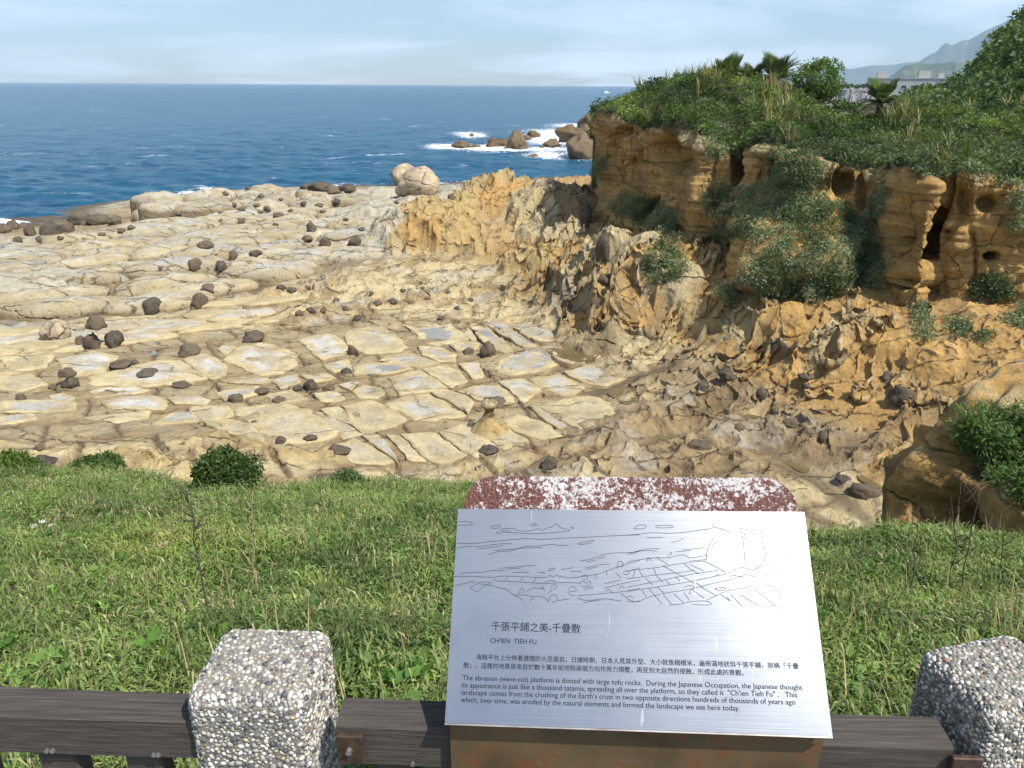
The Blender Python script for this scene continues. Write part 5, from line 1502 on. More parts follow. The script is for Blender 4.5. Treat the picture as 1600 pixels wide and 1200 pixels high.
for poly, mt in POOLS:
    Q = resample(chaikin(np.array(poly, float), 2), 36)
    zs = [h[0][2] for h in (cast(*q, ('rock_platform', 'rock_slab')) for q in np.concatenate([Q[::6], Q.mean(0)[None]])) if h is not None]
    z = float(np.percentile(zs, 18)) + .006 if zs else 1.2
    Q = Q.mean(0) + (Q - Q.mean(0)) * 1.25
    W = at_z(Q[:, 0], Q[:, 1], z)
    W[:, :2] += .06 * np.stack([noise2(W[:, 0] * 3, W[:, 1] * 3, 5), noise2(W[:, 0] * 3 + 5, W[:, 1] * 3, 6)], -1)
    V = np.concatenate([W, W.mean(0)[None], W - np.array([0, 0, .3])])
    f3 = np.array([(36, i, (i + 1) % 36) for i in range(36)])
    f4 = np.array([(i, (i + 1) % 36, 37 + (i + 1) % 36, 37 + i) for i in range(36)])
    link('tide_pool', mesh_np('tide_pool', V, [f3[:, ::-1], f4], mt, smooth=False), kind='structure')

# ================================================================== foreground rock outcrop at the right
import bmesh
bm = bmesh.new(); bmesh.ops.create_icosphere(bm, subdivisions=6, radius=1.0)
V = np.array([v.co[:] for v in bm.verts]); Fc = np.array([[v.index for v in f.verts] for f in bm.faces]); bm.free()
sgn = lambda a, e: np.sign(a) * np.abs(a) ** e
V = np.stack([sgn(V[:, 0], .75), sgn(V[:, 1], .8), sgn(V[:, 2], .7)], -1)
oc = at_r(1612, 775, 10.8)
P = V * np.array([1.55, 1.5, 1.5])
P[:, 2] += .30 * P[:, 0] * (P[:, 0] < .3)
wob = fbm3(P[:, 0] * .55, P[:, 1] * .55, P[:, 2] * .55, 4, 721)
w1, w2 = worley3(P[:, 0] * .9 + 2, P[:, 1] * .9, P[:, 2] * .75, 723)
w3, w4 = worley3(P[:, 0] * 2.1 + 2, P[:, 1] * 2.1, P[:, 2] * 1.6, 725)
disp = .42 * wob - .85 * sstep(.52, .15, w1) - .30 * sstep(.5, .12, w3) - .15 * (1 - np.abs(noise3(P[:, 0] * 1.2, P[:, 1] * 1.2, P[:, 2] * 1.2, 733)) * 3).clip(0, 1) + .06 * fbm3(P[:, 0] * 3, P[:, 1] * 3, P[:, 2] * 3, 3, 727)
nrm = V / np.linalg.norm(V, axis=1, keepdims=True)
P = P + nrm * disp[:, None]
c = OCHRE * 1.05 * (1 + .3 * wob)[:, None]
c = lerp3(c, CREAM * .95, sstep(.1, .5, fbm3(P[:, 0] * 1.3, P[:, 1] * 1.3, P[:, 2] * 2.5, 4, 729)) * .6)
c = lerp3(c, BROWN * .9, sstep(.15, .5, fbm3(P[:, 0] * .8, P[:, 1] * .8, P[:, 2] * .8, 3, 731)) * .7)
me = mesh_np('rock_outcrop', P, Fc, MAT_CLIFF, c)
outcrop = link('rock_outcrop', me, None, 'hollowed ochre rock outcrop behind the grass at the right edge', 'rock', None, None, oc)

# ================================================================== pale building and harbour clutter far behind
MAT_CONC = flat_mat('pale_concrete', (.42, .40, .36), .8, 0, .08, .3)
MAT_WIN = flat_mat('dark_glass', (.03, .035, .04), .2, 0, .1, 1)
MAT_ROOFB = flat_mat('blue_white_roof', (.55, .65, .72), .5, 0, .08, .3)
R0 = 430.0
bl = at_r(1418, 141, R0); ang = -math.atan2(bl[0], bl[1]); mpp = R0 / F * .93 / math.cos(0.0)
bld = empty('factory_building', (bl[0], bl[1], 0), 'long pale concrete building with dark windows behind the headland', 'building', rot=(0, 0, ang + .12))
zt = at_r(1418, 123, R0)[2]
Wb = 34.0
mb = MB(); mb.box((0, 6, zt / 2), (Wb, 14, zt)); link('wall', mb.mesh('wall', MAT_CONC), bld)
mb = MB(); mb.box((0, 6, zt + .2), (Wb + .6, 14.6, .4)); roof = link('roof', mb.mesh('roof', MAT_CONC), bld)
for x, w, h in ((-11.5, 4.5, 2.4), (6.5, 5.0, 3.2), (13.5, 2.5, 2.0)):
    mb = MB(); mb.box((x, 5, zt + .4 + h / 2), (w, 5, h)); link('roof_block', mb.mesh('roof_block', MAT_CONC), roof)
for x, w, zf in ((-2.0, 2.0, .76), (4.5, 6.5, .76), (10.5, 2.0, .76), (-2.0, 2.0, .45), (4.0, 3.0, .45), (9.5, 2.0, .45)):
    mb = MB(); mb.box((x, -1.02, zt * zf), (w, .1, 1.1)); win = link('window', mb.mesh('window', MAT_WIN), bld)
    mb = MB(); mb.box((x, -1.06, zt * zf - .65), (w + .4, .2, .15)); link('sill', mb.mesh('sill', MAT_CONC), win)
bl2 = at_r(1350, 147, 410.0)
hut = empty('warehouse', (bl2[0], bl2[1], 0), 'low warehouse with a pale blue roof beside the concrete building', 'building', rot=(0, 0, ang + .2))
zt2 = at_r(1345, 141.5, 410.0)[2]
mb = MB(); mb.box((-2, 3, zt2 / 2), (14, 7, zt2)); link('wall', mb.mesh('wall', MAT_CONC), hut)
mb = MB(); mb.box((-2, 3, zt2 + .35), (14.8, 7.6, .7)); link('roof', mb.mesh('roof', MAT_ROOFB), hut)
# grey upright blocks crowded on the shore below it
mb = MB(); r = np.random.RandomState(5)
for k in range(230):
    px, py, rr_ = r.uniform(1302, 1388), r.uniform(143, 156), r.uniform(180, 300)
    p = at_r(px, py, rr_); h = r.uniform(.8, 2.2)
    mb.box((p[0], p[1], p[2]), (r.uniform(.3, .8), r.uniform(.3, .8), h), np.array(Matrix.Rotation(r.uniform(0, 3), 3, 'Z') @ Matrix.Rotation(r.uniform(-.25, .25), 3, 'X')))
link('concrete_blocks', mb.mesh('concrete_blocks', flat_mat('grey_concrete', (.34, .33, .32), .9, 0, .25, .6)), kind='stuff', label='crowded small grey concrete blocks far behind the headland', cat='concrete blocks')
p = at_r(1345, 152, 240.0)
me = mesh_np('shore_bank', np.array([(p[0] - 26, p[1] - 60, p[2] - 6), (p[0] + 40, p[1] - 80, p[2] - 6), (p[0] + 60, p[1] + 60, p[2] - .6), (p[0] - 40, p[1] + 90, p[2] - .6)]), np.array([(0, 1, 2, 3)]), flat_mat('shore_gravel', (.2, .19, .17), .9, 0, .3, .3))
link('shore_bank', me, kind='structure')
# small boat on the horizon
p = at_z(948, 146, 0.0)
bt = empty('fishing_boat', p, 'tiny white boat far out on the sea', 'boat')
mb = MB(); mb.box((0, 0, .9), (9, 3, 1.8), None, .4); link('hull', mb.mesh('hull', flat_mat('boat_white', (.8, .8, .8), .4)), bt)
mb = MB(); mb.box((-1, 0, 2.8), (3.5, 2.4, 2.0), None, .2); link('cabin', mb.mesh('cabin', flat_mat('boat_cabin', (.7, .72, .75), .4)), bt)
# ================================================================== grassy bank in front of the lookout
EDGE = np.array([(-260,724),(-60,726),(0,735),(60,738),(120,742),(200,752),(300,765),(420,770),(500,762),(620,757),(720,766),(800,775),(1000,810),(1265,854),(1400,855),(1600,852),(1760,852),(1900,850)], float)
BY0, BSL = 1.35, .43
def bank_z(y): return np.where(y > BY0, 9.30 - (y - BY0) * BSL, 9.30)
def edge_y(px, py):
    dd = ray(px, py); s = -dd[..., 2] / dd[..., 1]
    return np.clip((11 - 9.30 - BSL * BY0) / np.maximum(s - BSL, .05), 2.5, 14), dd[..., 0] / dd[..., 1]
epx = np.linspace(-250, 1890, 260); epy = np.interp(epx, EDGE[:, 0], EDGE[:, 1])
ey_, ek = edge_y(epx, epy)                 # edge distance forward, per direction x / y
def bank_h(x, y):
    return bank_z(y) + .10 * fbm2(x * .7, y * .7, 3, 801) * sstep(1.2, 2.5, y)
gk = np.linspace(-1.15, 1.15, 200)
gey = np.interp(gk, ek, ey_) + .15 * noise2(gk * 14, gk * 0, 805)
ts = np.concatenate([np.linspace(0, 1, 90), 1 + np.linspace(0, 1, 26)[1:]])
Gx = []
for t in ts:
    y_ = .55 + (gey - .55) * min(t, 1) + 6.0 * max(t - 1, 0)
    x_ = gk * y_
    z_ = bank_h(x_, np.minimum(y_, gey)) - (7.5 * max(t - 1, 0) ** 1.1)
    Gx.append(np.stack([x_, y_, z_], -1))
GV = np.stack(Gx)
MAT_SOIL = flat_mat('bank_soil', (.075, .08, .035), .95, 0, .4, 8, .03)
me = mesh_np('grass_bank', GV.reshape(-1, 3), grid_faces(len(ts), len(gk))[:, ::-1], MAT_SOIL)
link('grass_bank', me, kind='structure', label='sloping grassy bank below the lookout fence')

gr = np.random.RandomState(31)
def bank_points(n, rpow, rmin=1.08, over=.25):
    k_ = gr.uniform(-.92, .92, n); ye = np.interp(k_, ek, ey_) + over * gr.uniform(-1.2, 1.0, n)
    u = gr.rand(n)
    y = (rmin ** rpow + u * (ye ** rpow - rmin ** rpow)) ** (1 / rpow)
    x = k_ * y
    lim = np.interp(k_, ek, ey_)
    z = bank_h(x, y) - np.clip(y - lim, 0, 1) * .5
    return np.stack([x, y, z], -1), y, ye
GT = [grass_tuft(900 + s, 3, .10, .075, .0085, .9, 4) for s in range(10)]
P, r_, re = bank_points(28500, 1.30)
N = np.tile(np.array([[0, .36, .93]]), (len(P), 1))
n1 = fbm2(P[:, 0] * .7, P[:, 1] * .7, 4, 811); n2 = fbm2(P[:, 0] * 2.1 + 5, P[:, 1] * 2.1, 3, 813)
ppx, ppy = project(P)
g_dark, g_mid, g_lite, g_yel, straw = (np.array(c) for c in ((.088, .135, .034), (.15, .215, .052), (.22, .29, .08), (.28, .32, .06), (.37, .32, .17)))
C = lerp3(np.broadcast_to(g_dark, P.shape).copy(), np.broadcast_to(g_mid, P.shape).copy(), sstep(-.3, .15, n1))
C = lerp3(C, np.broadcast_to(g_lite, P.shape), sstep(-.05, .5, n2))
C = lerp3(C, np.broadcast_to(g_yel, P.shape), np.exp(-((ppx - 265) / 110) ** 2 - ((ppy - 870) / 30) ** 2) * .8)
C = lerp3(C, np.broadcast_to(straw, P.shape), (gr.rand(len(P)) < .07 + .22 * sstep(.1, .5, fbm2(P[:, 0] * .9 + 3, P[:, 1] * .9, 3, 817))).astype(float) * .85)
C *= gr.uniform(.7, 1.3, (len(P), 1))
S = np.interp(r_, [1.2, 3, 8, 12], [.84, .98, 1.15, 1.4]) * gr.uniform(.7, 1.3, len(P))
me = scatter_mesh('grass', GT, P, N, S, C, MAT_LEAF, .5, gr)
link('grass', me, kind='stuff', label='thick green grass on the bank with dry patches', cat='grass')
# long straw stalks among it
P, r_, re = bank_points(1500, 1.4, 1.3, 0)
ST_T = [blade_tuft(950 + s, 4, .26, .0055, .45) for s in range(5)]
C = green_mix(len(P), [(.36, .30, .16), (.25, .22, .10), (.14, .19, .05)], [.45, .3, .25], .25, gr)
me = scatter_mesh('dry_grass', ST_T, P, np.tile([[0, .3, .95]], (len(P), 1)), gr.uniform(.6, 1.25, len(P)), C, MAT_LEAF, .3, gr)
link('dry_grass', me, kind='stuff', label='thin straw stalks standing among the grass', cat='dry grass')
# broad leaves of low weeds
WEED_T = [leaf_clump(9, .10, .085, .062, 970 + s, .5, .1) for s in range(4)]
P, r_, re = bank_points(1500, 1.6, 1.25, 0)
C = green_mix(len(P), [(.09, .19, .03), (.13, .24, .045), (.06, .13, .025)], [.4, .35, .25], .2, gr)
me = scatter_mesh('weeds', WEED_T, P + np.array([0, 0, .07]), np.tile([[0, -.2, .98]], (len(P), 1)), gr.uniform(.35, .8, len(P)), C, MAT_LEAF, .5, gr)
link('weeds', me, kind='stuff', label='broad-leaved weeds scattered through the grass', cat='weeds')

def bank_at(px, py):
    y, k = edge_y(np.array(float(px)), np.array(float(py)))
    return np.array([float(k * y), float(y), float(bank_h(k * y, y))])
# shrubs on the edge of the bank
FINE2 = [leaf_clump(20, .10, .062, .026, 980 + s, .8, .1) for s in range(4)]
round_bush('shrub', bank_at(356, 772), .33, .24, [(.045, .085, .02), (.075, .13, .03), (.12, .18, .045)], [.5, .35, .15], 420, 'round dark green shrub standing on the edge of the bank', 'shrub', 95, .02, FINE2, (.7, 1.2))
round_bush('shrub', bank_at(152, 746), .34, .12, [(.06, .11, .03), (.10, .16, .045), (.14, .20, .06)], [.35, .45, .2], 420, 'spreading light green bush on the bank edge left of the round shrub', 'shrub', 96, .0, FINE2, (.8, 1.3))
round_bush('shrub', bank_at(8, 748), .38, .10, [(.07, .13, .025), (.13, .20, .04), (.18, .22, .05)], [.35, .45, .2], 420, 'yellow-green leafy bush at the left end of the bank', 'shrub', 97, .0, FINE2, (.9, 1.5))
round_bush('shrub', bank_at(545, 768), .16, .10, [(.07, .12, .04), (.11, .16, .06)], [.5, .5], 70, 'small pale-flowered weed clump on the bank edge by the brown boulders', 'shrub', 98, .0, FINE2, (.7, 1.1))
# growth on the outcrop at the right
bpy.context.view_layer.update(); dg = bpy.context.evaluated_depsgraph_get()
poly = [(1482,672),(1500,655),(1560,648),(1625,655),(1625,790),(1590,788),(1560,760),(1530,740),(1500,705)]
pts = []; nr = []; r = np.random.RandomState(17)
for _ in range(900):
    q = r.uniform((1478, 645), (1630, 795))
    if not in_poly(np.array([q[0] + r.normal() * 5]), np.array([q[1] + r.normal() * 5]), poly)[0]: continue
    h = cast(q[0], q[1], ('rock_outcrop',))
    if h is None: continue
    pts.append(h[0] + np.array([0, 0, r.uniform(0, .1)])); nr.append(h[1])
if len(pts) > 10:
    pts = np.array(pts); c0 = pts.mean(0)
    me = scatter_mesh('grass_clump', GT + FINE2, pts - c0, np.array(nr), r.uniform(.8, 1.6, len(pts)), green_mix(len(pts), [(.06, .12, .025), (.10, .18, .035), (.14, .20, .05)], [.4, .4, .2], .25, r), MAT_LEAF, .5, r)
    link('grass_clump', me, None, 'green grass and weeds growing on top of the right outcrop', 'grass', None, None, c0)

# dry stalks
MAT_STALK = flat_mat('dead_stalk', (.07, .05, .035), .9, 0, .3, 40)
MAT_STRAWS = flat_mat('straw_stalk', (.30, .24, .14), .9, 0, .2, 40)
def stalk(base_px, tip_px, r0, label, mat, seed, nb=9, rad=.0035, blen=.12):
    b = bank_at(*base_px); tip = at_r(tip_px[0], tip_px[1], math.hypot(b[0], b[1]) * 1.01)
    t = empty('dry_stalk', b, label, 'dead plant', 'dry stalks on the bank')
    r = np.random.RandomState(seed); L = np.linalg.norm(tip - b)
    k = np.linspace(0, 1, 9)[:, None]
    main = (tip - b) * k + np.concatenate([r.normal(size=(9, 2)) * .010, np.zeros((9, 1))], 1) * (k * (1 - k) * 4)
    rad *= 1.7
    mb = MB(); mb.tube(main, np.linspace(rad, rad * .35, 9), 5); link('stem', mb.mesh('stem', mat, True), t)
    for i in range(nb):
        f = r.uniform(.3, .98); j = int(f * 8); p0 = main[j] + (main[min(8, j + 1)] - main[j]) * (f * 8 - j)
        a = r.uniform(0, 6.28); d_ = np.array([math.cos(a), math.sin(a) * .5, r.uniform(.4, 1.2)]); d_ /= np.linalg.norm(d_)
        l = blen * L * r.uniform(.6, 1.6); pp = np.array([p0, p0 + d_ * l * .5 + r.normal(size=3) * .006, p0 + d_ * l + np.array([0, 0, .15 * l])])
        mb = MB(); mb.tube(pp, [rad * .55, rad * .4, rad * .2], 4); link('twig', mb.mesh('twig', mat, True), t)
stalk((332, 990), (288, 752), 0, 'tall dark branching dead stalk behind the left pebble post', MAT_STALK, 3, 11)
stalk((318, 985), (262, 905), 0, 'short dark twig leaning left beside the tall dead stalk', MAT_STALK, 4, 3, .0025)
stalk((396, 930), (395, 768), 0, 'pale straw stalk with thin side branches in the middle of the grass', MAT_STRAWS, 5, 9)
stalk((340, 960), (338, 845), 0, 'thin pale stem just right of the dark stalk', MAT_STRAWS, 6, 2, .0025)
stalk((1422, 948), (1436, 790), 0, 'dark reddish stalk at the right of the sign', MAT_STALK, 7, 6, .003)
stalk((1490, 930), (1502, 745), 0, 'dark branching stalk in front of the outcrop', MAT_STALK, 8, 12, .003, .16)
stalk((1502, 935), (1530, 760), 0, 'dark stalk leaning right in front of the outcrop', MAT_STALK, 9, 9, .003, .16)
stalk((1560, 905), (1575, 800), 0, 'short tangled dead stalk near the right edge', MAT_STALK, 10, 8, .0025, .25)
# white umbel flowers
MAT_PETAL = flat_mat('white_petal', (.72, .72, .62), .7, 0, .1, 60)
MAT_STEM = flat_mat('flower_stem', (.09, .15, .04), .7, 0, .2, 60)
def flower(px, py, size, label):
    b = bank_at(px, py + 14)
    t = empty('wildflower', b, label, 'flower', 'white wildflowers in the grass')
    top = at_r(px, py, math.hypot(b[0], b[1])) - b
    r = np.random.RandomState(int(px * 7 + py)); ms = MB(); ms.tube([(0, 0, -.02), top * .6, top], [.0022, .002, .0015], 4)
    mp = MB()
    for k in range(34):
        a, q = r.uniform(0, 6.28), size * math.sqrt(r.rand())
        c = top + np.array([math.cos(a) * q, math.sin(a) * q, r.uniform(-.3, .3) * size])
        s = size * .17
        V = [c + s * np.array(v) * r.uniform(.6, 1.3) for v in ((1, 0, 0), (0, 1, .3), (-1, 0, 0), (0, -1, .3), (0, 0, .9), (0, 0, -.4))]
        mp.add(V, (), [(0, 1, 4), (1, 2, 4), (2, 3, 4), (3, 0, 4), (1, 0, 5), (2, 1, 5), (3, 2, 5), (0, 3, 5)])
    link('stem', ms.mesh('stem', MAT_STEM, True), t); link('flower_head', mp.mesh('flower_head', MAT_PETAL), t)
for px, py, s, lab in [(52,822,.032,'white flower head at the far left of the grass, lowest of three'),(66,815,.03,'white flower head at the left, middle of three'),(80,822,.03,'white flower head at the left, right of three'),
    (1374,1036,.014,'cream flower head nearest the sign on the right'),(1393,1042,.013,'cream flower head second from the sign on the right'),(1428,1037,.013,'white flower head touching the right pebble post'),(1394,1070,.013,'white flower head low between sign and right post'),(1424,1066,.014,'white flower head low against the right pebble post'),
    (541,1082,.013,'white flower head just right of the left pebble post'),(602,1071,.014,'white flower head above the middle rail'),(688,1086,.013,'white flower head beside the sign plate, left edge')]:
    flower(px, py, s, lab)

# ================================================================== fence
def wood_mat():
    m, nt, b = nmat('weathered_wood')
    pos = objco(nt)
    mp = nd(nt, 'ShaderNodeMapping'); mp.inputs['Scale'].default_value = (2.2, 60, 60); mp.inputs['Rotation'].default_value = (0, 0, .065)
    nt.links.new(pos, mp.inputs[0])
    n1 = noise_node(nt, 3.0, 8, .7, mp.outputs[0], .3); n2 = noise_node(nt, .8, 4, .6, mp.outputs[0])
    c = mixc(nt, mrange(nt, n1.outputs['Fac'], .35, .65, 0, 1), (.026, .020, .015), (.088, .073, .060))
    c = mixc(nt, mrange(nt, n2.outputs['Fac'], .55, .75, 0, .7), c, (.05, .04, .033))
    nt.links.new(c, b.inputs['Base Color']); b.inputs['Roughness'].default_value = .75
    bump(nt, b, n1.outputs['Fac'], .9, .004)
    return m
MAT_WOOD = wood_mat()
MAT_IRON = flat_mat('brown_iron', (.06, .035, .022), .6, .3, .4, 60, .002)
MAT_BOLT = flat_mat('zinc_bolt', (.45, .43, .40), .4, .9, .2, 80)
FY = math.radians(-2.1); FR = np.array(Matrix.Rotation(FY, 3, 'Z'))
def fpt(u, v, z):                      # fence coordinates: u along, v away from the camera
    return np.array([0, .983, 0]) + FR @ np.array([u, v, 0]) + np.array([0, 0, z]) + np.array([-.0, 0, 0])
u0 = -.55
def rail(ua, ub, label, brackets, bals, bolts):
    c = fpt((ua + ub) / 2, .032, 9.955)
    # start the rail so that its front edge follows the traced line
    t = empty('fence_rail', c - np.array([0, 0, .6]), label, 'fence rail', 'dark timber rails of the lookout fence', (0, 0, FY))
    L = ub - ua
    nseg = 60
    xs = np.linspace(-L / 2, L / 2, nseg); prof = []
    hw, hh, bv = .034, .045, .006
    ring = [(-hw, -hh + bv), (-hw, hh - bv), (-hw + bv, hh), (hw - bv, hh), (hw, hh - bv), (hw, -hh + bv), (hw - bv, -hh), (-hw + bv, -hh)]
    V = np.array([[(x, y + .0012 * math.sin(x * 9), z + .0015 * math.sin(x * 5 + y * 80)) for y, z in ring] for x in xs])
    V[..., 2] += .6
    caps = np.array([[0, 1, 2, 3], [0, 3, 4, 7], [4, 5, 6, 7]])
    me = mesh_np('rail_beam', V.reshape(-1, 3), [grid_faces(nseg, 8, True), caps, caps[:, ::-1] + (nseg - 1) * 8], MAT_WOOD, smooth=False)
    link('rail_beam', me, t)
    for ux, w in bals:
        mb = MB(); mb.box((ux - (ua + ub) / 2, 0, .6 - .045 - .33), (w, .04, .655), None, .004); link('baluster', mb.mesh('baluster', MAT_WOOD), t)
    for ux, w in brackets:
        mb = MB(); mb.box((ux - (ua + ub) / 2, -.0405, .6 + .002), (w, .010, .062), None, .002); br = link('bracket', mb.mesh('bracket', MAT_IRON), t)
        mb = MB(); mb.tube([(ux - (ua + ub) / 2, -.046, .605), (ux - (ua + ub) / 2, -.054, .605)], [.006, .0055], 6); link('bolt', mb.mesh('bolt', MAT_BOLT), br)
    for ux in bolts:
        mb = MB(); mb.tube([(ux - (ua + ub) / 2, -.033, .568), (ux - (ua + ub) / 2, -.039, .568)], [.0045, .004], 6); link('screw', mb.mesh('screw', MAT_BOLT), t)
rail(-1.9, -.445, 'dark weathered timber rail left of the left pebble post', [(-.47, .03)], [(-.80, .07), (-.645, .065), (-.97, .07)], [-.80, -.79, -.612, -.604])
rail(-.292, .50, 'dark timber rail between the left pebble post and right post, passing behind the sign', [(-.268, .045)], [(-.20, .06), (-.02, .06), (.35, .06)], [-.165])
rail(.50, .725, 'short end of dark timber rail meeting the right pebble post', [(.745, .05)], [], [])

# pebble-dash posts
def cement_mat():
    return flat_mat('cement', (.20, .18, .145), .95, 0, .2, 90, .004)
MAT_CEM = cement_mat()
PEB_COL = [(.52, .50, .45), (.40, .36, .29), (.235, .23, .215), (.135, .138, .142), (.32, .30, .26), (.42, .33, .22), (.62, .60, .55), (.065, .07, .08), (.28, .17, .10)]
PEB_W = np.array([.20, .15, .16, .14, .16, .04, .08, .06, .01])
MAT_PEB = [flat_mat('pebble', c, .55, 0, .12, 150) for c in PEB_COL]
def pebble_v(seed):
    bm = bmesh.new(); bmesh.ops.create_icosphere(bm, subdivisions=1, radius=1.0)
    v = np.array([q.co[:] for q in bm.verts]); f = np.array([[w.index for w in q.verts] for q in bm.faces]); bm.free()
    r = np.random.RandomState(seed)
    v = v * np.array([1.0, r.uniform(.6, .85), .55]) * (1 + .14 * r.normal(size=(len(v), 1)))
    return v, f
PEB = [pebble_v(s) for s in range(4)]
PEB_ME = [[mesh_np('pebble', v, f, m) for m in MAT_PEB] for v, f in PEB]
MAT_PEBALL = rock_material('pebbles_mixed', 80, .001, .1, 0)
def pebble_post(c, yaw, label, w, dpt, top, seed):
    PR = np.array(Matrix.Rotation(yaw, 3, 'Z'))
    base = np.array([c[0], c[1], 9.30])
    t = empty('pebble_post', base, label, 'fence post', 'pebble-faced posts of the fence', (0, 0, yaw))
    hgt = top - 9.30
    mb = MB(); mb.box((0, 0, hgt / 2), (w, dpt, hgt), None, .02); link('core', mb.mesh('core', MAT_CEM), t)
    r = np.random.RandomState(seed); items = []
    faces = [((0, 0, 1), w, dpt), ((0, -1, 0), w, .30), ((1, 0, 0), dpt, .30), ((-1, 0, 0), dpt, .30), ((0, 1, 0), w, .30)]
    for n, A_, B_ in faces:
        n = np.array(n, float)
        cand = []
        tries = 0
        want = int(A_ * B_ / (.0070 * .0070))
        cell = {}
        while len(cand) < want and tries < want * 7:
            tries += 1
            a, b = r.uniform(-A_ / 2, A_ / 2), r.uniform(0, B_)
            s = float(np.clip(r.normal(.0045, .0011), .0025, .0078)); gk = (int(a // .012), int(b // .012)); bad = False
            for i in (-1, 0, 1):
                for j in (-1, 0, 1):
                    for (pa, pb, ps) in cell.get((gk[0] + i, gk[1] + j), ()):
                        if (pa - a) ** 2 + (pb - b) ** 2 < ((ps + s) * .78) ** 2: bad = True; break
                    if bad: break
                if bad: break
            if bad: continue
            cell.setdefault(gk, []).append((a, b, s)); cand.append((a, b, s))
        for a, b, s in cand:
            if n[2]: p = np.array([a, b - B_ / 2, hgt])
            elif n[1]: p = np.array([a, n[1] * dpt / 2, hgt - b])
            else: p = np.array([n[0] * w / 2, a, hgt - b])
            # follow the rounded edges
            q = p - np.array([0, 0, hgt]); lim = np.array([w / 2 - .03, dpt / 2 - .03, 0])
            inner = np.array([np.clip(q[0], -lim[0], lim[0]), np.clip(q[1], -lim[1], lim[1]), min(q[2], -.03)])
            dv = q - inner; L = np.linalg.norm(dv)
            if L > 1e-6: q = inner + dv / L * .030; nn = dv / L
            else: nn = n
            items.append((q + np.array([0, 0, hgt]), nn, s, r.choice(len(PEB_COL), p=PEB_W / PEB_W.sum())))
    # what the lookout sees largest
    def seen(it):
        pw = base + PR @ it[0]; vd = np.array([0, 0, H]) - pw; vis = np.dot(PR @ it[1], vd) / np.linalg.norm(vd)
        px, py = project(pw)
        inside = -10 < px < 1610 and py < 1215
        return (it[2] ** 2) * max(vis, 0) * (1 if inside else 0)
    sc_ = np.array([seen(i) for i in items]); order = np.argsort(-sc_)
    def frame(nn, r):
        x = np.cross(nn, r.normal(size=3)); x /= np.linalg.norm(x); return np.stack([x, np.cross(nn, x), nn], -1)
    VV = []; FF = []; CC = []; off = 0
    for k, i in enumerate(order):
        p, nn, s, ci = items[i]
        Rm = frame(nn, r); k2 = r.randint(4)
        if k < 300:
            o = link('pebble', PEB_ME[k2][ci], t)
            o.matrix_local = Matrix.Translation(Vector(p)) @ Matrix(Rm.tolist()).to_4x4() @ Matrix.Scale(s * 1.15, 4)
        else:
            v, f = PEB[k2]
            VV.append((v * s * 1.15) @ Rm.T + p); FF.append(f + off); off += len(v); CC.append(np.tile(np.array(PEB_COL[ci]) * r.uniform(.85, 1.1), (len(v), 1)))
    me = mesh_np('pebbles', np.concatenate(VV), np.concatenate(FF), MAT_PEBALL, np.concatenate(CC))
    link('pebbles', me, t, kind='stuff')
# post positions from their traced front top edges
def place_post(fl, fr, zt):
    a, b = at_z(*fl, zt), at_z(*fr, zt)
    m = (a + b) / 2 - np.array([0, .983, 0]); q = FR.T @ m
    return q[0], q[1]
pu, pv = place_post((278, 1088), (478, 1096), 10.068)
pebble_post(fpt(pu, pv + .0925, 0), FY, 'pebble-faced concrete post left of the sign', .203, .185, 10.068, 3)
YR = math.radians(14.4)
a = at_z(1556, 1119, 10.066) + np.array(Matrix.Rotation(YR, 3, 'Z')) @ np.array([.1025, .085, 0])
pebble_post(a, YR, 'pebble-faced concrete post cut by the right edge', .205, .17, 10.066, 4)

# ================================================================== information sign
SW, SH = .60, .35
SC = np.array([.19943, 1.05058, 10.18483])
def _rz(a): return np.array(Matrix.Rotation(a, 3, 'Z'))
SR_ = _rz(-.121955) @ np.array(Matrix.Rotation(.779845, 3, 'X')) @ _rz(.060509)
def plate_uv(px, py):
    d_ = ray(px, py); n = SR_[:, 2]; o = np.array([0, 0, H])
    t = np.dot(SC - o, n) / np.dot(d_, n); q = SR_.T @ (o + d_ * t - SC)
    return q[:2]
BASE = np.array([SC[0], SC[1] + .02, 9.30])
sign = empty('information_sign', BASE, 'tilted brushed steel information board with engraved coastline drawing and text', 'sign')
def P2L(P):                       # plate coordinates to coordinates under the sign's empty
    return np.asarray(P) @ SR_.T + SC - BASE
def steel_mat():
    m, nt, b = nmat('brushed_steel')
    tc = nd(nt, 'ShaderNodeAttribute', attribute_name='plate_uv')
    mp = nd(nt, 'ShaderNodeMapping'); mp.inputs['Scale'].default_value = (4, 400, 1)
    nt.links.new(tc.outputs['Vector'], mp.inputs[0])
    n1 = noise_node(nt, 1.0, 6, .7, mp.outputs[0]); n2 = noise_node(nt, 7, 5, .6, tc.outputs['Vector'], .5)
    # fine scratches
    mp2 = nd(nt, 'ShaderNodeMapping'); mp2.inputs['Scale'].default_value = (30, 2.2, 1); mp2.inputs['Rotation'].default_value = (0, 0, .7)
    nt.links.new(tc.outputs['Vector'], mp2.inputs[0])
    n3 = noise_node(nt, 3.0, 3, .5, mp2.outputs[0], .8)
    sc = mrange(nt, n3.outputs['Fac'], .70, .74, 0, 1)
    col = mixc(nt, mrange(nt, n2.outputs['Fac'], .3, .7, 0, 1), (.42, .43, .445), (.52, .525, .53))
    col = mixc(nt, sc, col, (.75, .76, .78))
    nt.links.new(col, b.inputs['Base Color']); b.inputs['Metallic'].default_value = 1.0
    rg = mrange(nt, n1.outputs['Fac'], .2, .8, .27, .34)
    nt.links.new(rg, b.inputs['Roughness'])
    
    bump(nt, b, n1.outputs['Fac'], .12, .0006)
    return m
MAT_STEEL = steel_mat()
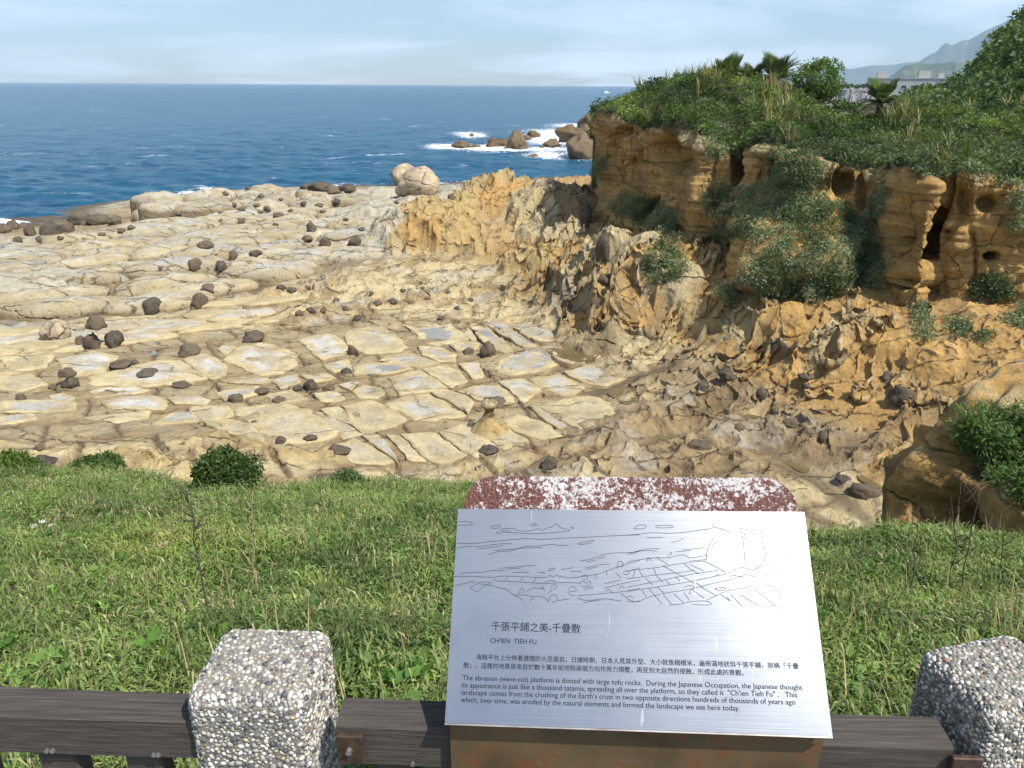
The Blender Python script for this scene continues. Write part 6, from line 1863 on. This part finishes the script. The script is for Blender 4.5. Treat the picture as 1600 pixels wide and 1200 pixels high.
def patina_mat():
    m, nt, b = nmat('rust_patina')
    pos = objco(nt)
    n1 = noise_node(nt, 28, 6, .65, pos, .4); n2 = noise_node(nt, 7, 4, .6, pos)
    vor = nd(nt, 'ShaderNodeTexVoronoi', Scale=60.0); nt.links.new(pos, vor.inputs['Vector'])
    c = mixc(nt, mrange(nt, n2.outputs['Fac'], .35, .65, 0, 1), (.085, .055, .026), (.15, .105, .055))
    c = mixc(nt, mrange(nt, n1.outputs['Fac'], .50, .66, 0, .9), c, (.17, .06, .018))
    c = mixc(nt, mrange(nt, vor.outputs['Distance'], .02, .12, .5, 0), c, (.16, .06, .02))
    nt.links.new(c, b.inputs['Base Color']); b.inputs['Roughness'].default_value = .6; b.inputs['Metallic'].default_value = .25
    bump(nt, b, n1.outputs['Fac'], .3, .001)
    return m
MAT_PATINA = patina_mat()
def flake_mat():
    m, nt, b = nmat('flaking_rust')
    pos = objco(nt)
    vor = nd(nt, 'ShaderNodeTexVoronoi', Scale=170.0); nt.links.new(pos, vor.inputs['Vector'])
    n1 = noise_node(nt, 130, 5, .7, pos, .6); n2 = noise_node(nt, 16, 4, .6, pos, .4)
    add = nd(nt, 'ShaderNodeMath', operation='ADD'); nt.links.new(n1.outputs['Fac'], add.inputs[0])
    k = mrange(nt, n2.outputs['Fac'], .3, .7, -.16, .11); nt.links.new(k, add.inputs[1])
    flake = mrange(nt, add.outputs[0], .47, .55, 0, 1)
    c = mixc(nt, flake, (.11, .035, .022), (.52, .48, .47))
    c = mixc(nt, mrange(nt, vor.outputs['Distance'], .0, .35, .6, 0), c, (.13, .04, .022))
    nt.links.new(c, b.inputs['Base Color']); b.inputs['Roughness'].default_value = .45
    mul = nd(nt, 'ShaderNodeMath', operation='MULTIPLY_ADD'); nt.links.new(vor.outputs['Distance'], mul.inputs[0]); mul.inputs[1].default_value = -.8
    nt.links.new(add.outputs[0], mul.inputs[2])
    bump(nt, b, mul.outputs[0], 1.0, .004)
    return m
MAT_FLAKE = flake_mat()
# steel plate with turned lower lip
def plate_mesh(name, x0, x1, y0, y1, z0, z1, mat):
    V = np.array([(x, y, z) for z in (z0, z1) for y in (y0, y1) for x in (x0, x1)])
    Fq = np.array([(0, 2, 3, 1), (4, 5, 7, 6), (0, 1, 5, 4), (2, 6, 7, 3), (0, 4, 6, 2), (1, 3, 7, 5)])
    me = mesh_np(name, P2L(V), Fq, mat, smooth=False)
    at_ = me.attributes.new('plate_uv', 'FLOAT_VECTOR', 'POINT'); at_.data.foreach_set('vector', V.astype(np.float32).ravel())
    return me
link('steel_plate', plate_mesh('steel_plate', -SW / 2, SW / 2, -SH / 2, SH / 2, -.003, 0, MAT_STEEL), sign)
MAT_LIP = flat_mat('stained_lip', (.55, .48, .42), .35, .8, .35, 18)
link('plate_lip', plate_mesh('plate_lip', -SW / 2, SW / 2, -SH / 2 - .0028, -SH / 2 - .0004, -.014, .0004, MAT_LIP), sign)
# backing slab with rounded upper corners
bw = .2915; y_t = SH / 2 + .062; rad = .055
arc = [(bw - rad + rad * math.cos(a), y_t - rad + rad * math.sin(a)) for a in np.linspace(0, math.pi / 2, 12)]
out_ = [(bw, -SH / 2 + .006)] + arc + [(-x, y) for x, y in arc[::-1]] + [(-bw, -SH / 2 + .006)]
n_ = len(out_)
V = np.array([(x, y, z) for z in (-.0045, -.022) for x, y in out_])
me = bpy.data.meshes.new('backing_slab')
me.from_pydata(P2L(V).tolist(), [], [list(range(n_)), list(range(2 * n_ - 1, n_ - 1, -1))] + [[i, i + n_, (i + 1) % n_ + n_, (i + 1) % n_] for i in range(n_)])
me.materials.append(MAT_FLAKE); me.update()
link('backing_slab', me, sign)
# pedestal: upright box with a sloping top that carries the slab
front_b = P2L(np.array([[-SW / 2 + .004, -SH / 2 + .004, -.024], [SW / 2 - .004, -SH / 2 + .004, -.024]]))
back_t = P2L(np.array([[-SW / 2 + .03, SH / 2 - .10, -.024], [SW / 2 - .03, SH / 2 - .10, -.024]]))
V = np.array([front_b[0], front_b[1], back_t[1], back_t[0]] + [np.array([q[0], q[1], 0.0]) for q in (front_b[0], front_b[1], back_t[1], back_t[0])])
me = mesh_np('pedestal', V, np.array([(0, 1, 2, 3), (4, 5, 1, 0)[::1], (5, 6, 2, 1), (6, 7, 3, 2), (7, 4, 0, 3), (7, 6, 5, 4)]), MAT_PATINA, smooth=False)
link('pedestal', me, sign)

# lettering
m_, nt_, b_ = nmat('etched_ink'); b_.inputs['Base Color'].default_value = (.02, .023, .03, 1); b_.inputs['Roughness'].default_value = .9; b_.inputs['Specular IOR Level'].default_value = .05
MAT_INK = m_
def text_line(s, p0, p1, name='lettering'):
    cu = bpy.data.curves.new('t', 'FONT'); cu.body = s; cu.size = 1.0; cu.resolution_u = 3
    o = bpy.data.objects.new('t', cu); scene.collection.objects.link(o)
    bpy.context.view_layer.update()
    ev = o.evaluated_get(bpy.context.evaluated_depsgraph_get()); tm = ev.to_mesh()
    V = np.array([v.co[:] for v in tm.vertices]); polys = [list(p.vertices) for p in tm.polygons]
    ev.to_mesh_clear(); bpy.data.objects.remove(o); bpy.data.curves.remove(cu)
    a, b = plate_uv(*p0), plate_uv(*p1); L = np.linalg.norm(b - a); ex = (b - a) / L; ey = np.array([-ex[1], ex[0]])
    k = L / (V[:, 0].max() - V[:, 0].min()); X = (V[:, 0] - V[:, 0].min()) * k; Y = V[:, 1] * k
    uv = a + X[:, None] * ex + Y[:, None] * ey
    me = bpy.data.meshes.new(name)
    me.from_pydata(P2L(np.concatenate([uv, np.full((len(uv), 1), .0006)], 1)).tolist(), [], polys)
    me.materials.append(MAT_INK); me.update()
    link(name, me, sign)
text_line('千張平鋪之美-千疊敷', (768, 984), (907, 988))
text_line("CH'IEN  TIEH FU", (766, 1004), (838, 1006.5))
text_line('海蝕平台上分佈著遼闊的大豆腐岩，日據時期，日本人見其外型、大小就像榻榻米，遍佈滿地狀似千張平鋪，故稱「千疊', (744, 1030), (1248, 1044.5))
text_line('敷」。這樣的地景是來自於數十萬年前地殼兩個方向作用力擠壓，再受到大自然的侵蝕，形成此處的景觀。', (724, 1043), (1162, 1055))
text_line('The abrasion (wave-cut) platform is dotted with large tofu rocks.  During the Japanese Occupation, the Japanese thought', (722.5, 1062.5), (1254, 1078))
text_line("its appearance is just like a thousand tatamis, spreading all over the platform, so they called it  \"Ch'ien Tieh Fu\" .   This", (721.5, 1074), (1246, 1089.5))
text_line("landscape comes from the crushing of the Earth's crust in two opposite directions hundreds of thousands of years ago", (721, 1085.5), (1243, 1101))
text_line('which, over time, was eroded by the natural elements and formed the landscape we see here today.', (720, 1097), (1156, 1110.5))

# engraved drawing: strokes traced in two halves (origin x, scale)
def dz(o, pts): return [(o + x / 5.333, 790 + y / 5.333) for x, y in pts]
A, B_ = 700, 980
LINES = [dz(A, p) for p in [
 [(88,134),(190,134),(208,150),(190,163),(82,163)], [(355,185),(375,168),(430,162),(436,178),(420,190),(358,188),(355,185)],
 [(515,212),(440,208),(438,195),(480,188),(530,192),(560,190),(568,208),(620,214),(710,208),(755,188),(780,212),(820,185),(870,180),(895,150),(915,155),(938,190),(1000,198),(1028,212),(900,222),(740,235),(600,230),(480,218),(410,234),(398,226),(430,212)],
 [(695,160),(715,146),(740,155),(738,168),(698,168),(695,160)], [(1028,178),(1045,176),(1048,192),(1030,190),(1028,178)],
 [(76,315),(230,318),(330,300),(430,296),(560,280),(670,274),(800,284),(950,270),(1100,268),(1300,254),(1600,244)],
 [(74,356),(140,340),(280,342),(420,318),(530,316)], [(250,360),(360,350),(460,332)], [(340,410),(420,378),(520,382),(640,338),(760,340),(850,320),(930,334),(1000,330)], [(390,372),(510,366),(640,352),(790,352)],
 [(1078,320),(1140,300),(1225,288),(1180,316),(1090,326)], [(1100,460),(1190,450),(1300,405),(1400,392),(1540,392),(1600,372)], [(1150,470),(1230,456)], [(1250,445),(1310,425)],
 [(425,522),(540,515),(640,504),(730,494)], [(490,530),(615,520)], [(102,568),(200,556),(320,554),(370,538),(475,544)], [(540,560),(620,552),(680,562)], [(750,556),(820,556),(790,568)],
 [(835,540),(850,524),(900,520),(880,540),(835,540)], [(940,532),(1000,526),(1042,516)], [(1020,545),(1115,552)], [(1150,535),(1250,508)], [(1145,522),(1240,495),(1350,486)],
 [(52,590),(250,590),(370,600),(450,586),(600,592),(800,602),(830,598),(846,572),(870,602),(915,570),(930,606),(945,580),(970,604),(1060,602),(1120,590),(1230,576),(1320,546),(1420,508),(1600,456)],
 [(50,672),(100,656),(160,646),(200,630),(240,645),(235,662),(175,685),(200,690),(215,712),(255,716),(290,672),(370,660),(430,690),(490,694),(540,744),(600,768),(630,796)],
 [(380,612),(400,628),(520,632),(620,640),(800,650),(1000,640),(1100,646)], [(470,626),(500,594)], [(600,632),(625,600)], [(710,640),(735,602)], [(815,640),(850,618),(900,634)], [(250,645),(290,636),(375,640),(330,660),(255,652)],
 [(590,745),(600,700),(625,685),(636,712),(610,730)], [(655,720),(690,690),(740,684),(800,700),(775,678),(790,672),(808,712)], [(835,728),(870,700),(860,665),(900,655),(905,690),(880,700)], [(1000,700),(1040,668),(1060,680),(1075,716),(1000,712),(1020,750),(1060,752)],
 [(1110,600),(1120,580),(1150,578),(1168,600),(1150,622),(1115,618)], [(1100,660),(1108,630),(1140,630),(1150,655),(1180,620),(1195,650),(1160,672),(1110,672)], [(1130,690),(1200,672),(1210,690),(1140,698)],
 [(540,744),(640,745),(700,760),(800,758),(840,800)], [(680,796),(720,764)], [(840,800),(850,750),(900,740),(915,784)], [(860,804),(1010,776)], [(1080,750),(1200,742),(1330,728),(1450,720),(1600,690)], [(1080,770),(1160,800),(1290,770),(1440,796)], [(1130,808),(1280,786)],
 [(1230,610),(1240,570)], [(1320,580),(1325,545)], [(1410,530),(1415,470),(1440,458),(1472,500),(1425,510)], [(1300,690),(1420,656),(1600,620)], [(1300,650),(1440,620)], [(1460,560),(1480,540),(1515,550),(1500,576),(1465,572)], [(1310,720),(1340,690),(1370,730)], [(1420,700),(1450,660),(1470,690)], [(1440,730),(1500,780),(1560,806),(1600,796)], [(1520,540),(1600,520)], [(1440,600),(1400,560)], [(1540,600),(1560,545)],
]] + [dz(B_, p) for p in [
 [(56,192),(70,176),(100,160),(150,162),(165,184),(120,196),(56,192)], [(236,168),(380,164),(392,182),(250,188),(236,168)],
 [(0,246),(100,238),(220,224),(350,234),(480,222),(620,202),(715,192),(725,150)], [(160,268),(300,266)], [(370,304),(440,292),(470,272)], [(0,405),(60,400),(140,360),(270,360)], [(20,395),(150,372),(250,380)], [(405,386),(540,372)], [(455,370),(645,350)],
 [(725,180),(780,190),(860,224),(905,216),(945,186),(1020,206),(1120,212),(1160,250),(1340,246),(1400,210)], [(720,270),(680,330),(664,380),(660,450)], [(700,360),(730,300),(780,304)], [(945,190),(965,280),(975,380),(985,490)], [(1125,206),(1118,260),(1140,360),(1145,470)], [(1325,270),(1330,460)], [(1470,280),(1450,400),(1448,470)], [(975,230),(990,290)], [(1150,320),(1165,430)],
 [(0,472),(100,450),(240,432),(330,438),(400,420),(430,415),(480,410),(520,440),(660,416)], [(165,470),(175,425),(205,460)], [(340,430),(350,410),(372,408),(366,388),(355,392)], [(520,462),(660,450)],
 [(0,545),(100,532),(220,520),(340,500),(470,478),(640,462)], [(0,610),(150,590),(300,570),(420,560),(560,540)], [(0,680),(130,655),(300,620),(440,590),(600,560),(760,540)], [(0,715),(160,690),(330,665),(520,635),(700,595),(830,570)], [(0,800),(80,805),(180,760),(350,722),(520,700),(700,650),(860,620),(1000,570),(1130,490)],
 [(640,462),(740,510),(820,560)], [(470,478),(540,540),(600,570)], [(520,490),(640,545)], [(240,432),(340,490)], [(300,500),(400,560),(480,600)], [(220,520),(240,570)], [(100,540),(130,590)], [(150,600),(210,660)], [(240,580),(300,640)], [(320,620),(360,660)], [(400,590),(440,630)], [(480,600),(560,650)], [(570,640),(640,690)], [(120,700),(160,760)], [(180,690),(290,820)], [(250,680),(310,730)], [(300,745),(370,820)], [(390,735),(470,810)], [(470,725),(520,790)], [(540,700),(640,770)], [(620,680),(740,750)], [(700,600),(770,570)],
 [(470,690),(500,665),(560,670),(565,690),(520,700),(530,740),(510,730)], [(730,690),(800,680),(830,700),(760,712),(730,690)], [(660,790),(700,770),(850,700),(980,690),(1100,640),(1130,600)], [(350,826),(450,822),(520,800),(660,790),(720,826),(620,830),(540,820)], [(780,740),(870,806),(830,760)], [(860,740),(960,840)], [(940,740),(1090,830)], [(1050,690),(1220,820)], [(1140,650),(1260,690),(1280,780)], [(1215,820),(1340,780),(1400,710)], [(1120,850),(1240,826),(1280,860)],
 [(840,560),(880,540),(960,510),(1000,530),(1060,540),(1120,500),(1180,470),(1220,490),(1280,490),(1330,480),(1390,460)], [(850,590),(900,580),(960,600),(1010,570),(1060,600),(1120,570),(1180,590),(1240,560),(1300,600),(1360,580)], [(0,760),(30,750),(50,770)],
]]
mb = MB()
for L in LINES:
    Q = np.array([plate_uv(*p) for p in L])
    # round the corners a little
    for _ in range(2 if len(Q) > 2 else 0):
        Q = np.concatenate([Q[:1], np.stack([Q[:-1] * .75 + Q[1:] * .25, Q[:-1] * .25 + Q[1:] * .75], 1).reshape(-1, 2), Q[-1:]])
    T_ = np.gradient(Q, axis=0); T_ /= np.linalg.norm(T_, axis=1, keepdims=True) + 1e-12
    nn = np.stack([-T_[:, 1], T_[:, 0]], -1) * .00030
    V = np.stack([Q + nn, Q - nn], 1).reshape(-1, 2)
    f = [(2 * i, 2 * i + 1, 2 * i + 3, 2 * i + 2) for i in range(len(Q) - 1)]
    mb.add(P2L(np.concatenate([V, np.full((len(V), 1), .0005)], 1)), f)
link('engraved_drawing', mb.mesh('engraved_drawing', MAT_INK), sign, label='fine line drawing of the rocky coast')
# ================================================================== air
m = bpy.data.materials.new('haze_air'); m.use_nodes = True
nt = m.node_tree; nt.nodes.remove(nt.nodes['Principled BSDF'])
pv_ = nt.nodes.new('ShaderNodeVolumePrincipled')
pv_.inputs['Color'].default_value = (.58, .79, 1.0, 1)
pv_.inputs['Density'].default_value = 6.5e-5
pv_.inputs['Anisotropy'].default_value = 0.0
nt.links.new(pv_.outputs[0], nt.nodes['Material Output'].inputs['Volume'])
mb = MB(); mb.box((0, 8750, 720), (37000, 20500, 1450)); 
haze = link('haze', mb.mesh('haze', m), kind='stuff')
